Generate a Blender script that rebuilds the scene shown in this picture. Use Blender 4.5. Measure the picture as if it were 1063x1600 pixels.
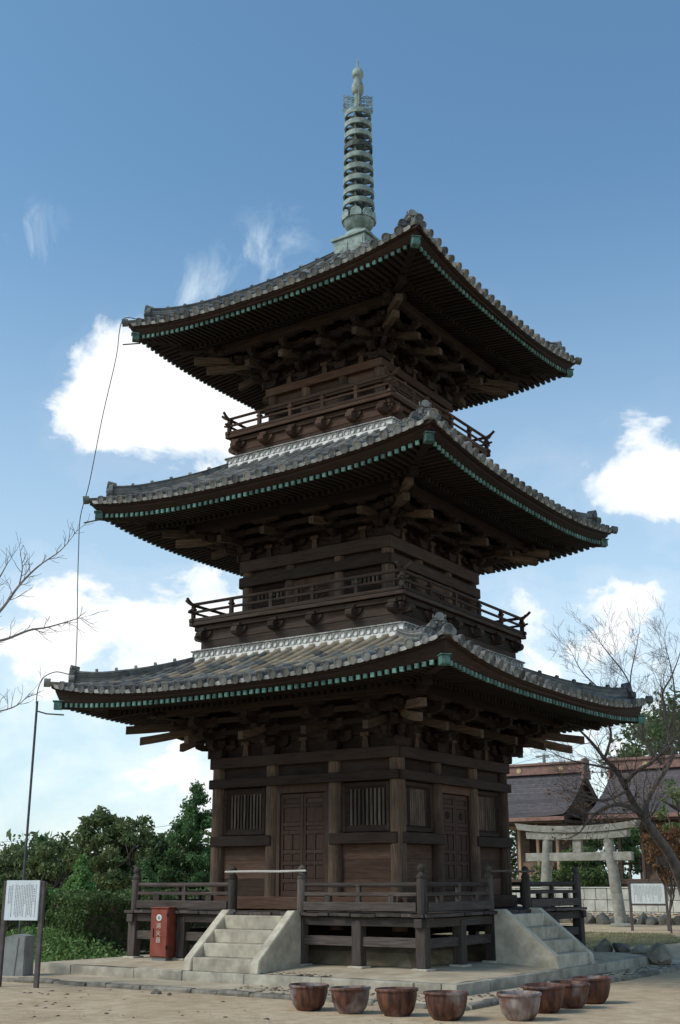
import bpy, bmesh, math, random
import numpy as np
from mathutils import Vector, Matrix, noise as mnoise
R = math.radians
random.seed(7); rng = np.random.default_rng(7)
scene = bpy.context.scene
for o in list(bpy.data.objects): bpy.data.objects.remove(o)
COL = scene.collection

# ------------------------------------------------------------------ camera
cam_d = bpy.data.cameras.new('camera'); cam = bpy.data.objects.new('camera', cam_d); COL.objects.link(cam)
yaw, pit, rol = R(123.985), R(17.672), R(-0.127)
fw = Vector((math.cos(pit)*math.cos(yaw), math.cos(pit)*math.sin(yaw), math.sin(pit)))
rt = Vector((math.sin(yaw), -math.cos(yaw), 0)); up = rt.cross(fw)
r2 = rt*math.cos(rol) + up*math.sin(rol); u2 = -rt*math.sin(rol) + up*math.cos(rol)
M = Matrix((r2, u2, -fw)).transposed().to_4x4(); M.translation = (14.994, -23.19, 1.5463)
cam.matrix_world = M
cam_d.sensor_fit = 'VERTICAL'; cam_d.sensor_height = 24.0
cam_d.lens = 24.0*1810.92/1600.0
cam_d.clip_end = 3000
scene.camera = cam

# ------------------------------------------------------------------ world, sun, exposure
SUN_DIR = Vector((-0.50, -0.66, 0.80)).normalized()      # towards the sun
w = bpy.data.worlds.new('World'); scene.world = w; w.use_nodes = True
nt = w.node_tree; nt.nodes.clear()
def N(t, **k):
    n = nt.nodes.new(t)
    for a, b in k.items(): setattr(n, a, b)
    return n
def L(a, b): nt.links.new(a, b)
def math_n(op, a, b=None, clamp=False):
    n = N('ShaderNodeMath', operation=op); n.use_clamp = clamp
    for i, v in enumerate((a, b)):
        if v is None: continue
        if isinstance(v, (int, float)): n.inputs[i].default_value = v
        else: L(v, n.inputs[i])
    return n.outputs[0]
out = N('ShaderNodeOutputWorld')
sky = N('ShaderNodeTexSky', sky_type='NISHITA'); sky.sun_disc = False
sky.sun_elevation = math.asin(SUN_DIR.z); sky.sun_rotation = math.atan2(SUN_DIR.x, SUN_DIR.y)
sky.air_density = 1.0; sky.dust_density = 0.8; sky.ozone_density = 1.3
bg1 = N('ShaderNodeBackground'); bg1.inputs[1].default_value = 0.103
tint = N('ShaderNodeMix', data_type='RGBA', blend_type='MULTIPLY'); tint.inputs['Factor'].default_value = 1.0; tint.inputs['B'].default_value = (0.76, 1.0, 1.01, 1)
L(sky.outputs[0], tint.inputs['A']); L(tint.outputs['Result'], bg1.inputs[0])
tc = N('ShaderNodeTexCoord')
D = tc.outputs['Generated']
def noise(scale, detail, rough, vec, dist=0.0):
    n = N('ShaderNodeTexNoise'); n.inputs['Scale'].default_value = scale; n.inputs['Detail'].default_value = detail
    n.inputs['Roughness'].default_value = rough; n.inputs['Distortion'].default_value = dist; L(vec, n.inputs['Vector'])
    return n.outputs['Fac']
mp = N('ShaderNodeMapping'); mp.inputs['Scale'].default_value = (1, 1, 1.35); mp.inputs['Location'].default_value = (0.31, 0.17, 0.05); L(D, mp.inputs[0])
n1 = noise(8.0, 10, 0.60, mp.outputs[0], 0.35)
n2 = noise(2.6, 3, 0.5, mp.outputs[0])
sep = N('ShaderNodeSeparateXYZ'); L(D, sep.inputs[0])
def bump(d, r, amp):                       # a cloud: a soft region of extra cover round one direction
    v = N('ShaderNodeVectorMath', operation='DISTANCE'); L(D, v.inputs[0]); v.inputs[1].default_value = d
    m = N('ShaderNodeMapRange', interpolation_type='SMOOTHSTEP'); m.inputs['From Min'].default_value = r; m.inputs['From Max'].default_value = 0.0
    m.inputs['To Min'].default_value = 0.0; m.inputs['To Max'].default_value = amp; L(v.outputs['Value'], m.inputs[0])
    return m.outputs[0]
hz = N('ShaderNodeMapRange', interpolation_type='SMOOTHSTEP'); hz.inputs['From Min'].default_value = 0.55; hz.inputs['From Max'].default_value = 0.10
hz.inputs['To Min'].default_value = -0.38; hz.inputs['To Max'].default_value = 0.06; L(sep.outputs[2], hz.inputs[0])
n3 = noise(26.0, 6, 0.6, mp.outputs[0], 0.2)
cov = math_n('ADD', math_n('ADD', math_n('ADD', math_n('ADD', math_n('MULTIPLY', math_n('SUBTRACT', n1, 0.5), 1.9), math_n('MULTIPLY', n3, 0.28)), 0.36), math_n('MULTIPLY', math_n('SUBTRACT', n2, 0.5), 0.35)), hz.outputs[0])
for d, r_, a in (((-.640,.662,.398),.115,.42), ((-.633,.634,.443),.07,.40), ((-.652,.643,.402),.07,.30), ((-.345,.886,.306),.05,.42), ((-.307,.896,.317),.055,.36), ((-.386,.892,.236),.045,.26), ((-.335,.913,.232),.045,.30), ((-.417,.880,.226),.04,.26), ((-.325,.908,.266),.055,-.42), ((-.375,.892,.268),.05,-.38), ((-.275,.922,.268),.055,-.34), ((-.590,.707,.385),.10,.36), ((-.672,.64,.36),.075,.30), ((-.555,.73,.36),.08,.3),
                 ((-.685,.70,.20),.13,.22), ((-.745,.64,.222),.09,.18), ((-.627,.745,.215),.09,.2), ((-.290,.900,.308),.066,.40),
                 ((-.262,.912,.300),.06,.38), ((-.39,.893,.215),.065,.22), ((-.345,.914,.212),.06,.26), ((-.43,.88,.205),.05,.22), ((-.36,.92,.15),.10,.14), ((-.312,.903,.290),.05,.30),
                 ):
    cov = math_n('ADD', cov, bump(d, r_*1.1, a*.80))
cm = N('ShaderNodeMapRange', interpolation_type='SMOOTHSTEP'); cm.inputs['From Min'].default_value = 0.51; cm.inputs['From Max'].default_value = 0.80; L(cov, cm.inputs[0])
# thin veil towards the horizon
vl = N('ShaderNodeMapRange', interpolation_type='SMOOTHSTEP'); vl.inputs['From Min'].default_value = 0.58; vl.inputs['From Max'].default_value = 0.0
vl.inputs['To Min'].default_value = 0.0; vl.inputs['To Max'].default_value = 0.72; L(sep.outputs[2], vl.inputs[0])
mpw = N('ShaderNodeMapping'); mpw.inputs['Rotation'].default_value = (0.5, 0.7, 0.2); mpw.inputs['Scale'].default_value = (1.0, 1.5, 0.95); L(D, mpw.inputs[0])
nw = noise(15.0, 9, 0.66, mpw.outputs[0], 0.5)
wm_ = None
for d, r_, a in (((-.667,.551,.502),.040,1.0), ((-.523,.682,.512),.050,.8), ((-.553,.673,.488),.045,1.0), ((-.612,.632,.480),.055,.8), ((-.585,.66,.470),.042,.9), ((-.735,.60,.32),.08,.7), ((-.71,.66,.24),.09,.6), ((-.33,.925,.19),.09,.5)):
    b_ = bump(d, r_, a); wm_ = b_ if wm_ is None else math_n('ADD', wm_, b_)
ws = N('ShaderNodeMapRange', interpolation_type='SMOOTHSTEP'); ws.inputs['From Min'].default_value = 0.42; ws.inputs['From Max'].default_value = 0.78; L(nw, ws.inputs[0])
wisp = math_n('MULTIPLY', math_n('MULTIPLY', ws.outputs[0], wm_, True), 0.7)
fac = math_n('MAXIMUM', math_n('MAXIMUM', cm.outputs[0], vl.outputs[0]), wisp)
bg2 = N('ShaderNodeBackground'); bg2.inputs[1].default_value = 0.66
cr = N('ShaderNodeValToRGB'); cr.color_ramp.elements[0].position = 0.50; cr.color_ramp.elements[0].color = (0.66, 0.78, 0.87, 1)
cr.color_ramp.elements[1].position = 0.82; cr.color_ramp.elements[1].color = (1.0, 1.0, 1.0, 1)
n4 = noise(13.0, 7, 0.6, mp.outputs[0], 0.3)
shade = math_n('ADD', math_n('MULTIPLY', cov, 0.55), math_n('MULTIPLY', n4, 0.62))
L(shade, cr.inputs[0]); L(cr.outputs[0], bg2.inputs[0])
mx = N('ShaderNodeMixShader'); L(fac, mx.inputs[0]); L(bg1.outputs[0], mx.inputs[1]); L(bg2.outputs[0], mx.inputs[2]); L(mx.outputs[0], out.inputs[0])

sd = bpy.data.lights.new('sun', 'SUN'); sd.energy = 1.3; sd.angle = R(22); sd.color = (1.0, 0.95, 0.87)
so = bpy.data.objects.new('sun', sd); COL.objects.link(so); so.rotation_euler = SUN_DIR.to_track_quat('Z', 'Y').to_euler()
vs = scene.view_settings; vs.view_transform = 'Standard'; vs.look = 'None'; vs.exposure = 0.80; vs.gamma = 1.0; vs.use_curve_mapping = False

# ------------------------------------------------------------------ materials
def new_mat(name):
    m = bpy.data.materials.new(name); m.use_nodes = True; t = m.node_tree
    return m, t, t.nodes['Principled BSDF']
def mat(name, c1, c2, scale=3.0, rough=0.8, bump=0.3, bscale=None, stretch=(1, 1, 1), c3=None, c3amt=0.5, c3scale=1.0, spec=0.3, rnd=0.25, metal=0.0,
        world=False, detail=6, bdist=0.01, rough2=None, contrast=(0.35, 0.65)):
    """two-tone noise colour, optional third tone in large patches, per-object and per-piece brightness variation, fine relief"""
    m, t, b = new_mat(name); n = t.nodes; l = t.links
    tc = n.new('ShaderNodeTexCoord'); oi = n.new('ShaderNodeObjectInfo')
    src = n.new('ShaderNodeNewGeometry').outputs['Position'] if world else tc.outputs['Object']
    off = n.new('ShaderNodeVectorMath'); off.operation = 'MULTIPLY_ADD'
    off.inputs[1].default_value = (1, 1, 1)
    l.new(src, off.inputs[0])
    if not world:
        sc_ = n.new('ShaderNodeVectorMath'); sc_.operation = 'SCALE'; sc_.inputs[0].default_value = (37, 53, 71); l.new(oi.outputs['Random'], sc_.inputs['Scale']); l.new(sc_.outputs[0], off.inputs[2])
    mp = n.new('ShaderNodeMapping'); mp.inputs['Scale'].default_value = stretch; l.new(off.outputs[0], mp.inputs[0])
    def nz(s, d, v, r=0.6):
        x = n.new('ShaderNodeTexNoise'); x.inputs['Scale'].default_value = s; x.inputs['Detail'].default_value = d; x.inputs['Roughness'].default_value = r; l.new(v, x.inputs['Vector']); return x.outputs['Fac']
    f = nz(scale, detail, mp.outputs[0])
    rp = n.new('ShaderNodeValToRGB'); rp.color_ramp.elements[0].position, rp.color_ramp.elements[1].position = contrast
    rp.color_ramp.elements[0].color = (*c1, 1); rp.color_ramp.elements[1].color = (*c2, 1); l.new(f, rp.inputs[0])
    colr = rp.outputs[0]
    if c3:
        g = nz(c3scale, 5, off.outputs[0]); mr = n.new('ShaderNodeMapRange'); mr.inputs['From Min'].default_value = 0.45; mr.inputs['From Max'].default_value = 0.7
        mr.inputs['To Max'].default_value = c3amt; l.new(g, mr.inputs[0])
        mxn = n.new('ShaderNodeMix'); mxn.data_type = 'RGBA'; l.new(mr.outputs[0], mxn.inputs['Factor']); l.new(colr, mxn.inputs['A']); mxn.inputs['B'].default_value = (*c3, 1); colr = mxn.outputs['Result']
    at = n.new('ShaderNodeAttribute'); at.attribute_name = 'rnd'
    ad = n.new('ShaderNodeMath'); ad.operation = 'ADD'; l.new(at.outputs['Fac'], ad.inputs[0]); l.new(oi.outputs['Random'], ad.inputs[1])
    fr = n.new('ShaderNodeMath'); fr.operation = 'FRACT'; l.new(ad.outputs[0], fr.inputs[0])
    mr2 = n.new('ShaderNodeMapRange'); mr2.inputs['To Min'].default_value = 1-rnd; mr2.inputs['To Max'].default_value = 1+rnd; l.new(fr.outputs[0], mr2.inputs[0])
    mu = n.new('ShaderNodeVectorMath'); mu.operation = 'SCALE'; l.new(colr, mu.inputs[0]); l.new(mr2.outputs[0], mu.inputs['Scale'])
    l.new(mu.outputs[0], b.inputs['Base Color'])
    b.inputs['Roughness'].default_value = rough; b.inputs['Specular IOR Level'].default_value = spec; b.inputs['Metallic'].default_value = metal
    if bump:
        h = nz(bscale or scale*2.5, 4, mp.outputs[0]); bp = n.new('ShaderNodeBump'); bp.inputs['Strength'].default_value = bump; bp.inputs['Distance'].default_value = bdist
        l.new(h, bp.inputs['Height']); l.new(bp.outputs[0], b.inputs['Normal'])
    return m
def wood(name, dark, light, axis, patch=None, amt=0.5, rnd=0.40, k=0.31):
    dark = tuple(c*k*t for c, t in zip(dark, (1.12, 1, .90))); light = tuple(c*k*t for c, t in zip(light, (1.12, 1, .90))); patch = tuple(c*k for c in patch) if patch else None
    st = [9, 9, 9]; st[axis] = 0.7
    return mat(name, dark, light, 3.2, 0.82, 0.45, 9, st, c3=patch, c3amt=amt, c3scale=0.9, rnd=rnd, spec=0.25)
MT = {}
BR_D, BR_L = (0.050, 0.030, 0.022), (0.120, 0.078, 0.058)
for i, a in enumerate('xyz'):
    MT['wood_'+a] = wood('timber_'+a, BR_D, BR_L, i, (0.17, 0.13, 0.10), 0.5)
    MT['vwood_'+a] = wood('veranda_timber_'+a, (0.065, 0.056, 0.052), (0.145, 0.13, 0.122), i, (0.10, 0.07, 0.05), 0.5, k=.60)
    MT['rwood_'+a] = wood('red_timber_'+a, (0.10, 0.055, 0.036), (0.19, 0.115, 0.08), i, (0.25, 0.19, 0.14), 0.4, k=.48)
    MT['bwood_'+a] = wood('balcony_timber_'+a, (0.075, 0.052, 0.042), (0.17, 0.12, 0.092), i, (0.21, 0.18, 0.15), 0.45)
MT['column'] = wood('column_timber', (0.10, 0.068, 0.048), (0.24, 0.175, 0.13), 2, (0.075, 0.045, 0.033), 0.85, k=.56)
MT['door'] = wood('door_timber', (0.095, 0.058, 0.046), (0.150, 0.095, 0.075), 2, (0.07, 0.042, 0.03), 0.3, 0.15, k=.46)
MT['lattice'] = wood('lattice_timber', (0.12, 0.095, 0.08), (0.30, 0.26, 0.22), 2, None, 0, 0.6, k=.55)
MT['nose'] = wood('bracket_nose_timber', (0.10, 0.07, 0.05), (0.24, 0.18, 0.13), 1, (0.05, 0.035, 0.028), 0.7, k=.46)
MT['bracket_x'] = wood('shaded_bracket_timber', BR_D, BR_L, 0, (0.12, 0.09, 0.07), 0.5, k=.25)  # same timber darkened: the shade under the eaves put into the colour
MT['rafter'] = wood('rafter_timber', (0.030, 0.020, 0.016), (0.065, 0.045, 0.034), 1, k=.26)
MT['fascia'] = wood('eave_board_timber', (0.055, 0.031, 0.022), (0.105, 0.062, 0.044), 0, (0.12, 0.09, 0.07), 0.3)
MT['tile'] = mat('grey_roof_tile', (0.068, 0.074, 0.075), (0.185, 0.185, 0.175), 6, 0.7, 0.35, 30, c3=(0.25, 0.225, 0.175), c3amt=0.6, c3scale=2.6, rnd=0.42, spec=0.2, world=True)
MT['tile_tan'] = mat('tan_roof_tile', (0.24, 0.19, 0.125), (0.36, 0.29, 0.20), 6, 0.7, 0.3, 30, c3=(0.17, 0.17, 0.165), c3amt=0.6, c3scale=3, rnd=0.25, world=True)
MT['tile_pale'] = mat('pale_tile_edge', (0.20, 0.20, 0.19), (0.40, 0.39, 0.36), 8, 0.75, 0.3, 30, rnd=0.3, world=True)
MT['plaster'] = mat('lime_plaster', (0.68, 0.66, 0.60), (0.82, 0.80, 0.75), 8, 0.85, 0.2, 20, c3=(0.45, 0.43, 0.38), c3amt=0.5, c3scale=4, rnd=0.06, world=True)
MT['copper'] = mat('green_copper', (0.050, 0.125, 0.105), (0.145, 0.27, 0.23), 14, 0.7, 0.2, 30, c3=(0.035, 0.07, 0.06), c3amt=0.7, c3scale=4, rnd=0.45, world=True)
MT['bronze'] = mat('patinated_bronze', (0.15, 0.20, 0.175), (0.34, 0.405, 0.36), 6, 0.7, 0.3, 25, c3=(0.12, 0.13, 0.10), c3amt=0.55, c3scale=2.5, rnd=0.12, world=True)
MT['bronze_dark'] = mat('dark_bronze', (0.035, 0.045, 0.038), (0.11, 0.13, 0.11), 9, 0.6, 0.3, 25, world=True)
MT['granite'] = mat('pale_granite', (0.40, 0.345, 0.255), (0.55, 0.485, 0.375), 5, 0.85, 0.5, 60, c3=(0.20, 0.175, 0.13), c3amt=0.6, c3scale=2.3, rnd=0.14, world=True, detail=10, bdist=0.006)
MT['kerb'] = mat('kerb_stone', (0.30, 0.265, 0.20), (0.46, 0.41, 0.325), 4, 0.9, 0.6, 40, c3=(0.15, 0.135, 0.115), c3amt=0.7, c3scale=1.8, rnd=0.14, world=True, detail=9)
MT['low_kerb'] = mat('dark_kerb_stone', (0.12, 0.105, 0.085), (0.27, 0.235, 0.185), 5, 0.9, 0.8, 30, rnd=0.25, world=True, detail=9)
MT['rock'] = mat('field_stone', (0.15, 0.13, 0.10), (0.33, 0.285, 0.22), 3, 0.9, 0.9, 9, c3=(0.10, 0.10, 0.06), c3amt=0.5, c3scale=2, rnd=0.25, bdist=0.04, detail=9)
MT['torii'] = mat('weathered_granite', (0.22, 0.21, 0.175), (0.38, 0.365, 0.315), 5, 0.9, 0.5, 40, c3=(0.17, 0.165, 0.12), c3amt=0.6, c3scale=1.5, rnd=0.08, world=True, detail=9)
MT['block'] = mat('wall_block_stone', (0.40, 0.385, 0.33), (0.60, 0.575, 0.50), 2.5, 0.9, 0.5, 20, c3=(0.30, 0.29, 0.23), c3amt=0.5, c3scale=1.2, rnd=0.13, world=True)
MT['sand'] = mat('sandy_ground', (0.43, 0.315, 0.195), (0.60, 0.465, 0.315), 3.3, 0.95, 0.9, 34, c3=(0.36, 0.25, 0.15), c3amt=0.65, c3scale=0.55, rnd=0.0, world=True, detail=12, bdist=0.02, spec=0.1)
MT['dirt'] = mat('platform_earth', (0.41, 0.325, 0.22), (0.56, 0.46, 0.33), 2.2, 0.95, 0.7, 40, c3=(0.26, 0.20, 0.13), c3amt=0.6, c3scale=0.9, rnd=0.0, world=True, detail=10, spec=0.1)
MT['soil'] = mat('bank_soil', (0.20, 0.15, 0.10), (0.36, 0.28, 0.20), 2.0, 0.95, 0.8, 20, c3=(0.24, 0.13, 0.08), c3amt=0.5, c3scale=2.0, rnd=0.0, world=True, detail=10, spec=0.1)
MT['mound'] = mat('earth_mound', (0.25, 0.18, 0.10), (0.42, 0.34, 0.23), 3, 0.95, 0.6, 15, rnd=0, world=True, spec=0.1)
MT['lawn'] = mat('lawn_soil', (0.16, 0.145, 0.065), (0.34, 0.28, 0.16), 1.5, 0.95, 0.6, 30, rnd=0, world=True, spec=0.1)
MT['shingle'] = mat('copper_brown_shingle', (0.075, 0.068, 0.072), (0.12, 0.106, 0.108), 4, 0.7, 0.2, 20, c3=(0.14, 0.095, 0.085), c3amt=0.5, c3scale=0.4, rnd=0.16, world=True)
MT['ridge_red'] = mat('red_brown_ridge', (0.17, 0.09, 0.07), (0.26, 0.145, 0.115), 4, 0.6, 0.2, 20, rnd=0.1, world=True)
MT['swood'] = wood('shrine_timber', (0.07, 0.05, 0.038), (0.16, 0.12, 0.095), 0, (0.11, 0.085, 0.07), 0.4, k=.9)
MT['swood_pale'] = wood('pale_shrine_timber', (0.30, 0.21, 0.14), (0.46, 0.34, 0.24), 2, (0.25, 0.18, 0.12), 0.4, 0.15, k=.9)
MT['red'] = mat('faded_red_paint', (0.22, 0.046, 0.028), (0.31, 0.082, 0.052), 5, 0.55, 0.1, 30, c3=(0.15, 0.05, 0.035), c3amt=0.6, c3scale=3, rnd=0)
MT['white'] = mat('white_panel', (0.66, 0.70, 0.70), (0.76, 0.79, 0.79), 4, 0.5, 0.05, 30, rnd=0)
MT['print'] = mat('dark_print', (0.14, 0.14, 0.16), (0.20, 0.20, 0.22), 8, 0.7, 0, rnd=0)
MT['letter'] = mat('white_letter_paint', (0.62, 0.50, 0.44), (0.74, 0.66, 0.60), 8, 0.6, 0, rnd=0)
MT['post'] = mat('brown_painted_post', (0.075, 0.058, 0.055), (0.12, 0.095, 0.09), 6, 0.55, 0.1, 30, rnd=0.05)
MT['concrete'] = mat('grey_concrete', (0.20, 0.20, 0.185), (0.31, 0.31, 0.29), 4, 0.9, 0.4, 40, c3=(0.15, 0.155, 0.14), c3amt=0.5, c3scale=2, rnd=0)
MT['pale_pole'] = mat('pale_bamboo', (0.34, 0.31, 0.27), (0.56, 0.53, 0.48), 3, 0.6, 0.2, 20, stretch=(0.7, 8, 8), rnd=0)
MT['wire'] = mat('grey_cable', (0.05, 0.055, 0.06), (0.08, 0.085, 0.09), 8, 0.5, 0, rnd=0)
MT['bark'] = mat('grey_bark', (0.075, 0.060, 0.050), (0.17, 0.14, 0.12), 6, 0.9, 0.8, 12, stretch=(1, 1, 0.4), rnd=0.1, world=True, bdist=0.02)
MT['bark_pale'] = mat('pale_bark', (0.15, 0.13, 0.12), (0.25, 0.225, 0.205), 6, 0.9, 0.4, 12, rnd=0.1, world=True)
MT['gold'] = mat('gilt_crest', (0.38, 0.27, 0.14), (0.5, 0.37, 0.2), 8, 0.5, 0, rnd=0)
MT['debris'] = mat('dead_leaf_debris', (0.06, 0.045, 0.032), (0.17, 0.12, 0.08), 8, 0.9, 0, rnd=0.5)
MT['pebble'] = mat('pebble_stone', (0.25, 0.20, 0.14), (0.50, 0.42, 0.31), 8, 0.9, 0, rnd=0.4)
MT['pot'] = None
def leaf_mat(name, c1, c2, trans=0.3, k=1.9):
    c1 = tuple(c*k for c in c1); c2 = tuple(c*k for c in c2)
    m, t, b = new_mat(name); n = t.nodes; l = t.links
    at = n.new('ShaderNodeAttribute'); at.attribute_name = 'rnd'
    mxn = n.new('ShaderNodeMix'); mxn.data_type = 'RGBA'; l.new(at.outputs['Fac'], mxn.inputs['Factor']); mxn.inputs['A'].default_value = (*c1, 1); mxn.inputs['B'].default_value = (*c2, 1)
    l.new(mxn.outputs['Result'], b.inputs['Base Color']); b.inputs['Roughness'].default_value = 0.6; b.inputs['Specular IOR Level'].default_value = 0.25
    tr = n.new('ShaderNodeBsdfTranslucent'); l.new(mxn.outputs['Result'], tr.inputs[0])
    ms = n.new('ShaderNodeMixShader'); ms.inputs[0].default_value = trans
    l.new(b.outputs[0], ms.inputs[1]); l.new(tr.outputs[0], ms.inputs[2]); l.new(ms.outputs[0], n['Material Output'].inputs[0])
    return m
def pot_mat():
    m, t, b = new_mat('brown_glazed_pottery'); n = t.nodes; l = t.links
    tcn = n.new('ShaderNodeTexCoord'); oi = n.new('ShaderNodeObjectInfo')
    sc_ = n.new('ShaderNodeVectorMath'); sc_.operation = 'SCALE'; sc_.inputs[0].default_value = (31, 17, 7); l.new(oi.outputs['Random'], sc_.inputs['Scale'])
    ad = n.new('ShaderNodeVectorMath'); ad.operation = 'ADD'; l.new(tcn.outputs['Object'], ad.inputs[0]); l.new(sc_.outputs[0], ad.inputs[1])
    mp = n.new('ShaderNodeMapping'); mp.inputs['Scale'].default_value = (9, 9, 0.8); l.new(ad.outputs[0], mp.inputs[0])
    def nz(s, d, v):
        x = n.new('ShaderNodeTexNoise'); x.inputs['Scale'].default_value = s; x.inputs['Detail'].default_value = d; l.new(v, x.inputs['Vector']); return x.outputs['Fac']
    f = nz(1.6, 6, mp.outputs[0])
    rp = n.new('ShaderNodeValToRGB'); e = rp.color_ramp.elements; e[0].position = 0.36; e[0].color = (0.034, 0.018, 0.014, 1); e[1].position = 0.52; e[1].color = (0.105, 0.036, 0.022, 1)
    x = e.new(0.60); x.color = (0.15, 0.062, 0.032, 1); x = e.new(0.70); x.color = (0.085, 0.055, 0.052, 1); l.new(f, rp.inputs[0])
    g = nz(2.4, 3, ad.outputs[0]); mr = n.new('ShaderNodeMapRange'); mr.inputs['From Min'].default_value = 0.50; mr.inputs['From Max'].default_value = 0.70; mr.inputs['To Max'].default_value = 0.85; gb = n.new('ShaderNodeMath'); gb.operation = 'MULTIPLY_ADD'; gb.inputs[1].default_value = 0.34; gb.inputs[2].default_value = -0.12; ash = n.new('ShaderNodeAttribute'); ash.attribute_type = 'OBJECT'; ash.attribute_name = 'ash'; l.new(ash.outputs['Fac'], gb.inputs[0])
    ga = n.new('ShaderNodeMath'); ga.operation = 'ADD'; l.new(g, ga.inputs[0]); l.new(gb.outputs[0], ga.inputs[1]); l.new(ga.outputs[0], mr.inputs[0])
    mu = n.new('ShaderNodeMath'); mu.operation = 'MULTIPLY'; l.new(mr.outputs[0], mu.inputs[0]); 
    h = nz(3.0, 4, mp.outputs[0]); l.new(h, mu.inputs[1])
    mxn = n.new('ShaderNodeMix'); mxn.data_type = 'RGBA'; l.new(mu.outputs[0], mxn.inputs['Factor']); l.new(rp.outputs[0], mxn.inputs['A']); mxn.inputs['B'].default_value = (0.52, 0.49, 0.46, 1)
    l.new(mxn.outputs['Result'], b.inputs['Base Color']); b.inputs['Roughness'].default_value = 0.55; b.inputs['Specular IOR Level'].default_value = 0.35
    bp = n.new('ShaderNodeBump'); bp.inputs['Strength'].default_value = 0.25; bp.inputs['Distance'].default_value = 0.01; l.new(f, bp.inputs['Height']); l.new(bp.outputs[0], b.inputs['Normal'])
    return m
MT['pot'] = pot_mat()
MT['leaf_a'] = leaf_mat('broadleaf_foliage', (0.035, 0.060, 0.022), (0.105, 0.120, 0.050))
MT['leaf_olive'] = leaf_mat('olive_foliage', (0.036, 0.062, 0.024), (0.115, 0.130, 0.052))
MT['leaf_con'] = leaf_mat('conifer_foliage', (0.025, 0.060, 0.022), (0.075, 0.125, 0.045))
MT['leaf_bright'] = leaf_mat('young_foliage', (0.045, 0.105, 0.030), (0.115, 0.190, 0.060))
MT['leaf_hedge'] = leaf_mat('hedge_foliage', (0.030, 0.055, 0.018), (0.085, 0.115, 0.040))
MT['leaf_autumn'] = leaf_mat('autumn_foliage', (0.070, 0.032, 0.016), (0.15, 0.080, 0.032))
MT['grass'] = leaf_mat('grass_blades', (0.10, 0.095, 0.042), (0.17, 0.15, 0.075))
MT['weed'] = leaf_mat('weed_foliage', (0.05, 0.10, 0.028), (0.135, 0.19, 0.065))

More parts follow.
